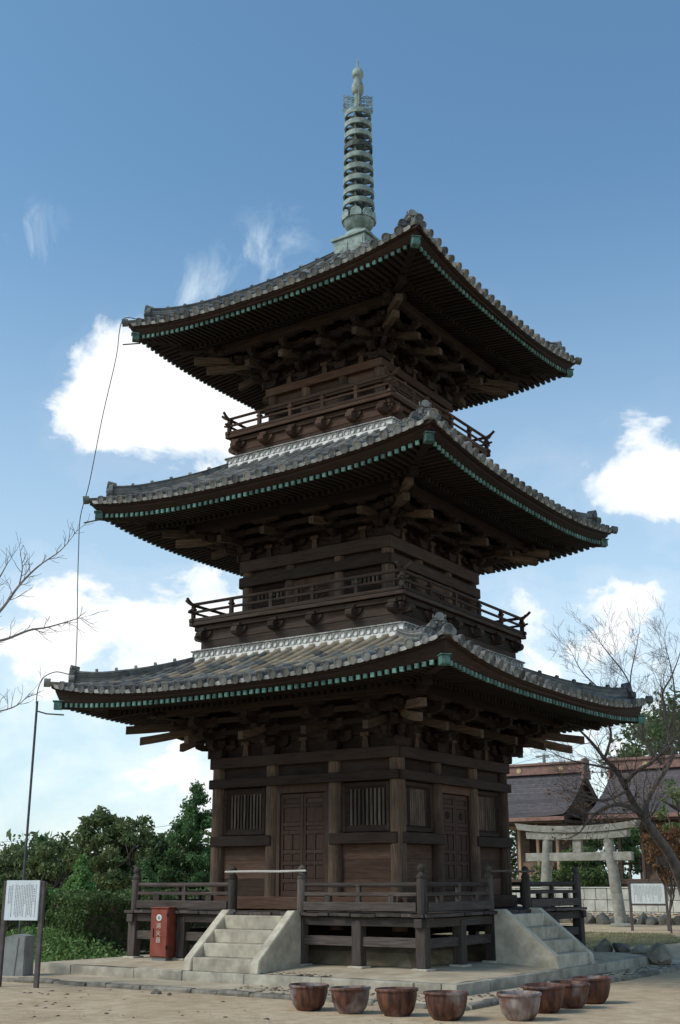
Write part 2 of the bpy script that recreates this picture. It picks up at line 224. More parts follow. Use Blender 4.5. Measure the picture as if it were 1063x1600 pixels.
# ------------------------------------------------------------------ geometry helpers
class MB:
    def __init__(s): s.v = []; s.f = []; s.r = []
    def add(s, verts, faces, rv=None, M=None):
        b = len(s.v)
        s.v += [tuple(M @ Vector(p)) for p in verts] if M else [tuple(p) for p in verts]
        s.f += [tuple(i+b for i in f) for f in faces]
        rv = random.random() if rv is None else rv
        s.r += [rv]*len(faces)
        return s
    def box(s, x0, x1, y0, y1, z0, z1, M=None, rv=None):
        return s.add([(x0,y0,z0),(x1,y0,z0),(x1,y1,z0),(x0,y1,z0),(x0,y0,z1),(x1,y0,z1),(x1,y1,z1),(x0,y1,z1)],
                     [(0,3,2,1),(4,5,6,7),(0,1,5,4),(1,2,6,5),(2,3,7,6),(3,0,4,7)], rv, M)
    def cbox(s, x0, x1, y0, y1, z0, z1, c=0.008, M=None, rv=None):
        """box with chamfered edges"""
        bm = bmesh.new(); bmesh.ops.create_cube(bm, size=1)
        for v in bm.verts: v.co = Vector(((x0+x1)/2+v.co.x*(x1-x0), (y0+y1)/2+v.co.y*(y1-y0), (z0+z1)/2+v.co.z*(z1-z0)))
        bmesh.ops.bevel(bm, geom=bm.edges[:], offset=c, segments=1, affect='EDGES', profile=0.5)
        bm.verts.ensure_lookup_table()
        vs_ = [tuple(v.co) for v in bm.verts]; fs = [[v.index for v in f.verts] for f in bm.faces]; bm.free()
        return s.add(vs_, fs, rv, M)
    def prism(s, poly, h0, h1, axis='y', M=None, rv=None):
        """poly of (a,b) extruded along axis: 'y' -> (a,h,b); 'x' -> (h,a,b); 'z' -> (a,b,h)"""
        g = {'y': lambda a, b, h: (a, h, b), 'x': lambda a, b, h: (h, a, b), 'z': lambda a, b, h: (a, b, h)}[axis]
        n = len(poly)
        v = [g(a, b, h0) for a, b in poly] + [g(a, b, h1) for a, b in poly]
        f = [tuple(range(n))[::-1], tuple(range(n, 2*n))] + [(i, (i+1) % n, n+(i+1) % n, n+i) for i in range(n)]
        return s.add(v, f, rv, M)
    def tube(s, pts, rad, n=8, rv=None, cap=True, M=None):
        pts = [Vector(p) for p in pts]; k = len(pts)
        if not hasattr(rad, '__len__'): rad = [rad]*k
        v = []; f = []; ref = None
        for i, p in enumerate(pts):
            t = (pts[min(i+1, k-1)]-pts[max(i-1, 0)]).normalized()
            if ref is None: ref = t.orthogonal().normalized()
            ref = (ref - t*ref.dot(t));  ref = ref.normalized() if ref.length > 1e-6 else t.orthogonal().normalized()
            b = t.cross(ref)
            for j in range(n):
                a = 2*math.pi*j/n; v.append(p + (ref*math.cos(a)+b*math.sin(a))*rad[i])
        for i in range(k-1):
            for j in range(n): f.append((i*n+j, i*n+(j+1) % n, (i+1)*n+(j+1) % n, (i+1)*n+j))
        if cap: f.append(tuple(range(n))[::-1]); f.append(tuple(range((k-1)*n, k*n)))
        return s.add(v, f, rv, M)
    def lathe(s, prof, n=24, rv=None, M=None):
        v = []; f = []
        for r_, z in prof:
            for j in range(n):
                a = 2*math.pi*j/n; v.append((r_*math.cos(a), r_*math.sin(a), z))
        for i in range(len(prof)-1):
            for j in range(n): f.append((i*n+j, i*n+(j+1) % n, (i+1)*n+(j+1) % n, (i+1)*n+j))
        return s.add(v, f, rv, M)
    def mesh(s, name, smooth=False, sharp=None):
        me = bpy.data.meshes.new(name); me.from_pydata(s.v, [], s.f)
        a = me.attributes.new('rnd', 'FLOAT', 'FACE'); a.data.foreach_set('value', s.r)
        if smooth:
            me.shade_smooth()
            if sharp: me.set_sharp_from_angle(angle=R(sharp))
        me.update(); return me
def obj(name, me, m=None, parent=None, loc=(0, 0, 0), rot=(0, 0, 0), M=None):
    if isinstance(me, MB): me = me.mesh(name)
    o = bpy.data.objects.new(name, me); COL.objects.link(o)
    if m is not None and me is not None and len(me.materials) == 0: me.materials.append(MT[m] if isinstance(m, str) else m)
    if parent: o.parent = parent
    if M is not None: o.matrix_basis = M
    else: o.location = loc; o.rotation_euler = rot
    return o
def smesh(mb, sharp=40): return mb.mesh('m', True, sharp)
def thing(name, label, cat, loc=(0, 0, 0), rotz=0, group=None):
    o = bpy.data.objects.new(name, None); o.empty_display_size = 0.2; COL.objects.link(o); o.location = loc; o.rotation_euler = (0, 0, rotz)
    return tag(o, label, cat, group)
def tag(o, label=None, cat=None, group=None, kind=None):
    for k_, v_ in (('label', label), ('category', cat), ('group', group), ('kind', kind)):
        if v_: o[k_] = v_
    return o
def rz(k): return (0, 0, R(90)*k)
def RZ(k): return Matrix.Rotation(R(90)*k, 4, 'Z')
def frame(p0, p1, side):
    """matrix at p0: x towards p1, y near 'side', z the normal"""
    ex = (p1-p0).normalized(); ez = ex.cross(side).normalized(); ey = ez.cross(ex)
    m = Matrix((ex, ey, ez)).transposed().to_4x4(); m.translation = p0; return m
def np_mesh(name, V, F, rv=None):
    """quads from numpy arrays"""
    me = bpy.data.meshes.new(name); nv, nf = len(V), len(F); k = F.shape[1]
    me.vertices.add(nv); me.vertices.foreach_set('co', V.astype(np.float32).ravel())
    me.loops.add(nf*k); me.loops.foreach_set('vertex_index', F.astype(np.int32).ravel())
    me.polygons.add(nf); me.polygons.foreach_set('loop_start', np.arange(0, nf*k, k, dtype=np.int32)); me.update(calc_edges=True)
    if rv is not None: me.attributes.new('rnd', 'FLOAT', 'FACE').data.foreach_set('value', rv.astype(np.float32))
    me.update(); return me
def leaf_mesh(name, P, size, rv, flat=0.0, aspect=0.5):
    """one pointed four-cornered leaf at each point of P, random turn"""
    n = len(P); a = rng.normal(size=(n, 3)); a[:, 2] *= (1-flat); a /= np.linalg.norm(a, axis=1)[:, None]
    b = rng.normal(size=(n, 3)); b -= a*(a*b).sum(1)[:, None]; b /= np.linalg.norm(b, axis=1)[:, None]
    s = np.broadcast_to(np.asarray(size, float), (n,))[:, None]*rng.uniform(0.45, 1.5, (n, 1))
    V = np.stack([P - a*s*0.5, P + b*s*aspect*0.5, P + a*s*0.5, P - b*s*aspect*0.5], 1).reshape(-1, 3)
    return np_mesh(name, V, np.arange(4*n).reshape(n, 4), rv)

# ================================================================== GROUND
def ground_z(x, y):
    z = -0.31
    def ss(a, b, t): t = min(1, max(0, (t-a)/(b-a))); return t*t*(3-2*t)
    z += 0.26*ss(5.5, 14, y)*ss(12, 6, x) + 0.30*ss(21.5, 25.5, y)*ss(16, 8, x)
    z += 0.18*ss(-7.5, -10.5, x)
    return z
xs = sorted(set([-900, -400, -200, -120, -80, -60] + [-45+i*0.9 for i in range(90)] + [45, 60, 90, 150, 300, 900]))
ys = sorted(set([-400, -150, -80, -50, -38] + [-30+i*0.9 for i in range(84)] + [55, 70, 100, 150, 300, 1200]))
V = [(x, y, ground_z(x, y) + (random.uniform(-.012, .012) if abs(x) < 40 and abs(y) < 40 else 0)) for y in ys for x in xs]
nx = len(xs)
F = [(j*nx+i, j*nx+i+1, (j+1)*nx+i+1, (j+1)*nx+i) for j in range(len(ys)-1) for i in range(nx-1)]
g = MB(); g.add(V, F, 0); tag(obj('ground', smesh(g, 180), 'sand'), kind='structure')

# ------------------------------------------------------------------ earth platform with kerb stones
PS = 5.1
g = MB()
n_ = 26
def plat_z(x, y):
    d = max(abs(x), abs(y)); return -0.005 - 0.085*max(0, (d-3.6)/(PS-3.6))**1.2
pv = [(-PS+0.16+i*(2*PS-0.32)/n_, -PS+0.16+j*(2*PS-0.32)/n_) for j in range(n_+1) for i in range(n_+1)]
g.add([(x, y, plat_z(x, y)+random.uniform(-.006, .006)) for x, y in pv], [(j*(n_+1)+i, j*(n_+1)+i+1, (j+1)*(n_+1)+i+1, (j+1)*(n_+1)+i) for j in range(n_) for i in range(n_)], 0)
platform = tag(obj('earth_platform', smesh(g, 180), 'dirt'), kind='structure')
def stone_row(name, parent, x0, x1, y0, y1, z0, z1, mt, lo, hi, k, c=0.015, jz=0.006, jy=0.01):
    x = x0
    while x < x1-0.05:
        l_ = min(random.uniform(lo, hi), x1-x)
        if x1-(x+l_) < lo*0.4: l_ = x1-x
        m = MB(); dy = random.uniform(-jy, jy); dz = random.uniform(-jz, jz)
        bm = bmesh.new(); bmesh.ops.create_cube(bm, size=1)
        for v in bm.verts: v.co = Vector((v.co.x*(l_-0.012), v.co.y*(y1-y0), v.co.z*(z1-z0)))
        bmesh.ops.bevel(bm, geom=bm.edges[:], offset=c, segments=2, affect='EDGES', profile=0.5)
        for v in bm.verts: v.co += Vector((random.uniform(-1, 1), random.uniform(-1, 1), random.uniform(-1, 1)))*c*0.35
        m.add([tuple(v.co) for v in bm.verts], [[v.index for v in f.verts] for f in bm.faces]); bm.free()
        o = obj(name, smesh(m, 35), mt, parent); o.matrix_basis = RZ(k) @ Matrix.Translation((x+l_/2, (y0+y1)/2+dy, (z0+z1)/2+dz))
        x += l_
for k in range(4):
    stone_row('kerb_stone', platform, -PS, PS-0.30, -PS, -PS+0.30, -0.34, -0.085, 'kerb', 1.1, 2.3, k)
# a strip of earth outside the platform, held by a low worn kerb
g = MB(); g.box(-9.5, 5.85, -6.4, 9, -0.5, -0.262, rv=0)
strip = tag(obj('drip_strip', g, 'dirt'), kind='structure')
stone_row('edge_stone', strip, -9.0, 6.0, -6.58, -6.36, -0.40, -0.245, 'low_kerb', 0.5, 1.25, 0, 0.035, 0.014, 0.025)
stone_row('edge_stone', strip, -6.35, 9.0, -6.0, -5.78, -0.40, -0.245, 'low_kerb', 0.5, 1.3, 1, 0.035, 0.014, 0.03)

# ================================================================== PAGODA
pagoda = thing('pagoda', 'three-storey dark timber pagoda with grey tiled roofs and green bronze spire', 'pagoda')
B1, B2, B3 = 2.376, 1.985, 1.606
# ---- earth mound below the floor, stones
g = MB(); 
for (a, za), (b, zb_) in (((3.0, -0.02), (2.75, 0.22)), ((2.75, 0.22), (2.4, 0.34)), ((2.4, 0.34), (0.1, 0.36))):
    c4 = lambda s, z: [(-s, -s, z), (s, -s, z), (s, s, z), (-s, s, z)]
    g.add(c4(a, za)+c4(b, zb_), [(0, 1, 5, 4), (1, 2, 6, 5), (2, 3, 7, 6), (3, 0, 4, 7)], 0)
g.add(c4(0.1, 0.36), [(0, 1, 2, 3)], 0)
obj('earth_mound', g, 'mound', pagoda)

# ---- veranda
vd = MB(); vd.box(-2.3, 2.3, -2.3, 2.3, 0.80, 0.95)
veranda = obj('veranda', vd, 'vwood_x', pagoda)
VP = 3.6; DZ = 0.97
mbeam = MB(); mbeam.cbox(-3.78, 3.78, -0.085, 0.085, -0.08, 0.08, 0.008); mbeam = mbeam.mesh('m')
mlow = MB(); mlow.cbox(-3.5, 3.5, -0.05, 0.05, -0.085, 0.085, 0.006); mlow = mlow.mesh('m')
mpost = MB(); mpost.cbox(-0.105, 0.105, -0.105, 0.105, 0.03, 0.84, 0.012); mpost = mpost.mesh('m')
mpad = MB(); mpad.cbox(-0.17, 0.17, -0.17, 0.17, -0.03, 0.028, 0.02); mpad = mpad.mesh('m')
mst = MB(); mst.cbox(-0.06, 0.06, -0.05, 0.05, 0.0, 0.15, 0.006); mst = mst.mesh('m')
mst2 = MB(); mst2.cbox(-0.045, 0.045, -0.04, 0.04, 0.0, 0.46, 0.006).cbox(-0.06, 0.06, -0.05, 0.05, 0.46, 0.50, 0.006); mst2 = mst2.mesh('m')
# rail post with onion finial
mp_ = MB(); mp_.lathe([(0.0, 0), (0.098, 0), (0.098, 0.60), (0.085, 0.62), (0.098, 0.64), (0.098, 0.68), (0.062, 0.72), (0.05, 0.745), (0.062, 0.765), (0.082, 0.80), (0.080, 0.835), (0.055, 0.865), (0.02, 0.885), (0.0, 0.90)], 14); mp_ = smesh(mp_, 35)
def split_rails(u0, u1, k):
    """the three rails between two posts"""
    l_ = u1-u0; c = (u0+u1)/2
    m = MB(); m.tube([(-l_/2, 0, 0), (-l_/4, 0, -.008), (l_/4, 0, -0.004), (l_/2, 0, 0)], 0.045, 8); obj('top_rail', smesh(m), 'vwood_x', veranda, M=RZ(k) @ Matrix.Translation((c, -VP, 1.485)))
    m = MB(); m.cbox(-l_/2, l_/2, -0.05, 0.05, -0.033, 0.033, 0.006); obj('middle_rail', m, 'vwood_x', veranda, M=RZ(k) @ Matrix.Translation((c, -VP, 1.31)))
    m = MB(); m.cbox(-l_/2, l_/2, -0.085, 0.085, -0.08, 0.08, 0.008); obj('bottom_rail', m, 'vwood_x', veranda, M=RZ(k) @ Matrix.Translation((c, -VP, 1.085)))
for k in range(4):
    K = RZ(k)
    dz = 0.0 if k % 2 == 0 else -0.012
    obj('floor_beam', mbeam, 'vwood_x', veranda, M=K @ Matrix.Translation((0, -VP, 0.815+dz)))
    obj('tie_rail', mlow, 'vwood_x', veranda, M=K @ Matrix.Translation((0, -VP, 0.46+dz)))
    for u in (-VP, -2.2, -0.85, 0.85, 2.2):
        obj('stilt', mpost, 'vwood_z', veranda, M=K @ Matrix.Translation((u, -VP, 0)))
        obj('stilt_stone', mpad, 'granite', veranda, M=K @ Matrix.Translation((u, -VP, 0)))
    stairs_here = k in (0, 1)
    posts = [-VP, -0.9, 0.86] if stairs_here else [-VP]
    for u in posts: obj('rail_post', mp_, 'vwood_z', veranda, M=K @ Matrix.Translation((u, -VP, 0.965)))
    segs = [(-VP+.09, -0.99), (0.95, VP-.09)] if stairs_here else [(-VP+.09, VP-.09)]
    for a, b in segs: split_rails(a, b, k)
    for u in ((-2.2, 2.2) if stairs_here else (-2.2, -0.85, 0.85, 2.2)):
        obj('rail_strut', mst2, 'vwood_z', veranda, M=K @ Matrix.Translation((u, -VP, 0.99)))
    for u in (-2.95, -1.5, 1.5, 2.95): obj('rail_block', mst, 'vwood_z', veranda, M=K @ Matrix.Translation((u, -VP, 1.15)))
    # floor boards, each its own length and slight warp
    u = -3.78 if k % 2 == 0 else -2.28
    lim = 3.78 if k % 2 == 0 else 2.28
    while u < lim-0.02:
        wd = min(random.uniform(0.22, 0.34), lim-u)
        e = random.uniform(-0.03, 0.035); zz = random.uniform(-0.008, 0.010)
        m = MB(); m.cbox(-wd/2+.003, wd/2-.003, -(3.77+e), -2.3, -0.03, 0.028, 0.005)
        obj('floor_board', m, 'vwood_y', veranda, M=K @ Matrix.Translation((u+wd/2, 0, 0.935+zz)) @ Matrix.Rotation(R(random.uniform(-.5, .5)), 4, 'Y')); u += wd

# ---- body of a storey
colmesh = {}
def column(r_, z0, z1):
    m = MB(); h = z1-z0
    m.lathe([(0, 0), (r_*.98, 0), (r_, h*.3), (r_, h*.7), (r_*.96, h), (0, h)], 16); return smesh(m, 40)
def beam_ring(name, half, over, th, z0, z1, mt, skip_mid=None, proud=0.0):
    """one timber on each side; the two directions cross at the corners, one a hair lower"""
    for k in range(4):
        e = 0.004*(k % 2)
        m = MB(); m.cbox(-half-over, half+over, -th/2, th/2, z0-e, z1-e, 0.01)
        obj(name, m, mt+'_x', pagoda, M=RZ(k) @ Matrix.Translation((0, -half-proud, 0)))
def window(k, c, y, w_, z0, z1, nb, outer=None):
    """framed window with upright lattice bars"""
    K = RZ(k) @ Matrix.Translation((c, y, (z0+z1)/2)); h = z1-z0; f = 0.075
    m = MB()
    for s in (-1, 1):
        m.cbox(s*(w_/2-f/2)-f/2, s*(w_/2-f/2)+f/2, -0.06, 0.05, -h/2, h/2, 0.006)
        m.cbox(-w_/2+f, w_/2-f, -0.055, 0.05, s*(h/2-f/2)-f/2, s*(h/2-f/2)+f/2, 0.006)
    o = obj('window', m, 'wood_x', pagoda, M=K)
    # inner splayed frame
    m = MB()
    for s in (-1, 1):
        m.prism([(s*(w_/2-f), -0.045), (s*(w_/2-f-.07), 0.03), (s*(w_/2-f), 0.03)], -h/2+f, h/2-f, 'z')
        m.prism([(-0.045, s*(h/2-f)), (0.03, s*(h/2-f-.07)), (0.03, s*(h/2-f))], -w_/2+f, w_/2-f, 'x')
    obj('window_frame', m, 'wood_x', o)
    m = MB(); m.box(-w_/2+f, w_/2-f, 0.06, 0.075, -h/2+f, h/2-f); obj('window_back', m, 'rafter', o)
    iw = w_-2*f-0.12; ih = h-2*f-0.11
    mb = MB(); bw = iw/nb*0.27; mb.prism([(-bw, 0.0), (0, -0.028), (bw, 0.0), (0, 0.03)], -ih/2, ih/2, 'z'); mb = mb.mesh('m')
    for i in range(nb): obj('lattice_bar', mb, 'lattice', o, loc=(-iw/2+iw*(i+.5)/nb, 0.01, 0))
def door(k, y, hw, z0, z1, roundel=False):
    K = RZ(k) @ Matrix.Translation((0, y, 0)); f = 0.17
    m = MB()
    for s in (-1, 1):
        m.prism([(s*(hw+f), z0), (s*(hw+f), z1+f), (s*hw, z1), (s*hw, z0)][::s], -0.07, 0.06, 'y')
    m.prism([(-hw-f, z1+f), (-hw, z1), (hw, z1), (hw+f, z1+f)], -0.074, 0.06, 'y')
    obj('door_frame', m, 'rwood_z', pagoda, M=K)
    for s in (-1, 1):
        lw = hw-0.012
        m = MB(); m.box(-lw/2, lw/2, 0.0, 0.03, z0, z1-.02)
        o = obj('door', m, 'door', pagoda, M=K @ Matrix.Translation((s*(hw/2), 0, 0)))
        H = z1-.02-z0
        rows = [0.0, .065, .155, .185, .42, .45, .55, .58, .80, .83, .925, .955, 1.0]     # bottom to top: opening edges, paired
        m = MB()
        # stiles
        for t in (-1, 1): m.cbox(t*(lw/2-.035)-.035, t*(lw/2-.035)+.035, -0.03, 0.0, z0, z1-.02, 0.004)
        bands = [(0.0, .05), (.13, .165), (.30, .335), (.41, .445), (.60, .635), (.68, .715), (.865, .90), (.955, 1.0)]
        for a, b in bands: m.cbox(-lw/2+.07, lw/2-.07, -0.027, 0.0, z0+a*H, z0+b*H, 0.004)
        for a, b in ((.165, .30), (.335, .41), (.445, .60)): m.cbox(-.02, .02, -0.027, 0.0, z0+a*H, z0+b*H, 0.004)
        obj('door_rails', m, 'door', o)
        for a, b in ((.05, .13), (.635, .68), (.715, .865), (.90, .955)):
            m = MB(); m.cbox(-lw/2+.085, lw/2-.085, -0.012, 0.0, z0+a*H+.012, z0+b*H-.012, 0.006); obj('door_panel', m, 'door', o)
        for a, b in ((.165, .30), (.335, .41), (.445, .60)):
            for t in (-1, 1):
                c = t*(lw/4-.026)
                m = MB(); m.cbox(c-lw/4+.055, c+lw/4-.055, -0.012, 0.0, z0+a*H+.012, z0+b*H-.012, 0.006); obj('door_panel', m, 'door', o)
        m = MB()
        if roundel:
            m.lathe([(0, .012), (.07, .012), (.085, .004), (.085, 0)], 20, M=Matrix.Translation((0, -0.016, z0+.79*H)) @ Matrix.Rotation(R(90), 4, 'X')); obj('roundel', m, 'rafter', o)
        else:
            for a in range(3): m.lathe([(0, .012), (.03, .008), (.05, 0)], 10, M=Matrix.Translation((random.uniform(-.06, .06), -0.010, z0+.79*H+random.uniform(-.05, .05))) @ Matrix.Rotation(R(90), 4, 'X'))
            obj('carving', m, 'door', o)
def storey(b, zf, zsill, z2a, z2b, z1a, z1b, ci, sx, first=False, tone='wood'):
    # inner core behind all panels
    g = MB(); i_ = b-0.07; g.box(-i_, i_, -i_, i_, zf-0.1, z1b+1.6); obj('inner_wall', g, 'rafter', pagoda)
    rc = 0.165*sx; cm_ = column(rc, zf, z1b-0.02)
    for k in range(4):
        for u in (-b+.02, -ci, ci): obj('column', cm_, 'column', pagoda, M=RZ(k) @ Matrix.Translation((u, -b+.02, zf)))
    beam_ring('head_beam', b, 0.13, 0.30*sx, z1a, z1b, tone, proud=0.02)
    beam_ring('upper_tie_beam', b, 0.12, 0.36*sx, z2a, z2b, tone, proud=0.02)
    for k in range(4):
        K = RZ(k)
        for c, hw in ((0, ci), ((b+ci)/2, (b-ci)/2), (-(b+ci)/2, (b-ci)/2)):
            m = MB(); m.cbox(-hw, hw, -0.02, 0.02, z2b-.01, z1a+.01, 0.004); obj('wall_panel', m, tone+'_x', pagoda, M=K @ Matrix.Translation((c, -b+.03, 0)))
for tone in (0,):
    # first storey
    storey(B1, 0.60, 0, 3.54, 3.733, 3.977, 4.21, 0.83, 1.0, True)
    beam_ring('floor_sill_beam', B1, 0.10, 0.40, 0.985, 1.24, 'rwood', proud=0.03)
    for k in range(4):
        K = RZ(k)
        door(k, -B1+.02, 0.60, 1.245, 3.37, k == 1)
        for s in (-1, 1):
            c = s*1.60
            window(k, c, -B1+.03, 1.16, 2.52, 3.52, 9 if s > 0 else 10)
            m = MB(); m.cbox(c-.83, c+.83+ (0.0), -0.13, 0.10, 2.28, 2.50, 0.01) if k % 2 == 0 else m.cbox(c-.83, c+.83, -0.13, 0.10, 2.276, 2.496, 0.01)
            obj('window_sill_beam', m, 'wood_x', pagoda, M=K @ Matrix.Translation((0, -B1-.04, 0)))
            zz = [1.24, 1.60, 1.98, 2.28]
            for a, b in zip(zz, zz[1:]):
                m = MB(); m.cbox(-0.68, 0.68, -0.018, 0.02, a+.001, b-.001, 0.004); obj('wall_board', m, 'rwood_x', pagoda, M=K @ Matrix.Translation((c, -B1+.05+random.uniform(-.004, .004), 0)))
    # second storey
    storey(B2, 7.2, 0, 8.24, 8.48, 8.61, 8.89, 0.69, 0.88, tone='bwood')
    storey(B3, 12.0, 0, 12.80, 12.98, 13.25, 13.46, 0.56, 0.80, tone='rwood')
    for b, z0, z1, ci, zf in ((B2, 7.72, 8.24, 0.69, 7.36), (B3, 12.42, 12.80, 0.56, 12.14)):
        for k in range(4):
            K = RZ(k)
            for s in (-1, 1):
                c = s*(b+ci)/2; window(k, c, -b+.03, b-ci-.24, z0, z1, 7)
                m = MB(); m.cbox(-(b-ci)/2, (b-ci)/2, -0.02, 0.02, zf, z0, 0.004); obj('wall_panel', m, 'bwood_x', pagoda, M=K @ Matrix.Translation((c, -b+.03, 0)))
            door(k, -b+.02, ci-.24, zf+.02, z1-.18)

# ---- bracket sets, tail rafters
def bracket_mesh(H, step):
    """stepped bracket set in side-0 coordinates: u along x, outwards -y, origin on the head beam at the wall face"""
    m = MB()
    def block(u, d, z, w_=0.17, h=0.12):
        m.prism([(-w_*.36, 0), (w_*.36, 0), (w_/2, h*.45), (w_/2, h), (-w_/2, h), (-w_/2, h*.45)], -w_/2, w_/2, 'y', M=Matrix.Translation((u, -d, z)))
    block(0, 0.02, 0, 0.34, 0.20)
    z = 0.17; dh = (H-0.22)/3
    for i in range(3):
        d = step*(i+1)
        # outward arm with a curved lower end
        m.prism([(0.15, z), (-d+.04, z), (-d-.06, z+.05), (-d-.09, z+dh*.55), (0.15, z+dh*.55)], -0.06, 0.06, 'x')
        # cross arms at the wall and at the last step
        for dd, half in ((step*i, 0.44),):
            m.prism([(-half, z+dh*.55), (-half, z+.06), (-half+.1, z), (half-.1, z), (half, z+.06), (half, z+dh*.55)], -0.055-dd, 0.055-dd, 'y')
            for u in (-half+.07, 0, half-.07): block(u, dd, z+dh*.52, 0.15, dh*.45)
        block(0, d, z+dh*.52, 0.16, dh*.46)
        z += dh
    half = 0.42; d = step*3
    m.prism([(-half, z+.10), (-half, z+.05), (-half+.08, z-.02), (half-.08, z-.02), (half, z+.05), (half, z+.10)], -0.055-d, 0.055-d, 'y')
    return m
def tail_mesh(b, zb, zp, dn, zn, w_=0.13):
    """drooping tail rafter, in (d,z): from behind the wall out to the nose"""
    top = []; bot = []
    d0 = b-0.1; z0 = zb + 0.62*(zp-zb)
    for i in range(9):
        t = i/8; d = d0+(dn-d0)*t; z = z0+(zn-z0)*(t*1.25-0.25*t*t*1.0) if t < 1 else zn
        z = z0+(zn-z0)*(1.35*t-0.35*t*t)
        bot.append((-d, z)); top.append((-d, z+0.17-0.0*t))
    m = MB(); n = len(bot)
    v = [(-w_/2, a, z) for a, z in bot]+[(w_/2, a, z) for a, z in bot]+[(w_/2, a, z) for a, z in top]+[(-w_/2, a, z) for a, z in top]
    f = []
    for i in range(n-1):
        for q in range(4): r_ = (q+1) % 4; f.append((q*n+i, q*n+i+1, r_*n+i+1, r_*n+i))
    f += [(0, n, 2*n, 3*n), (n-1, 4*n-1, 3*n-1, 2*n-1)]
    m.add(v, f); return m

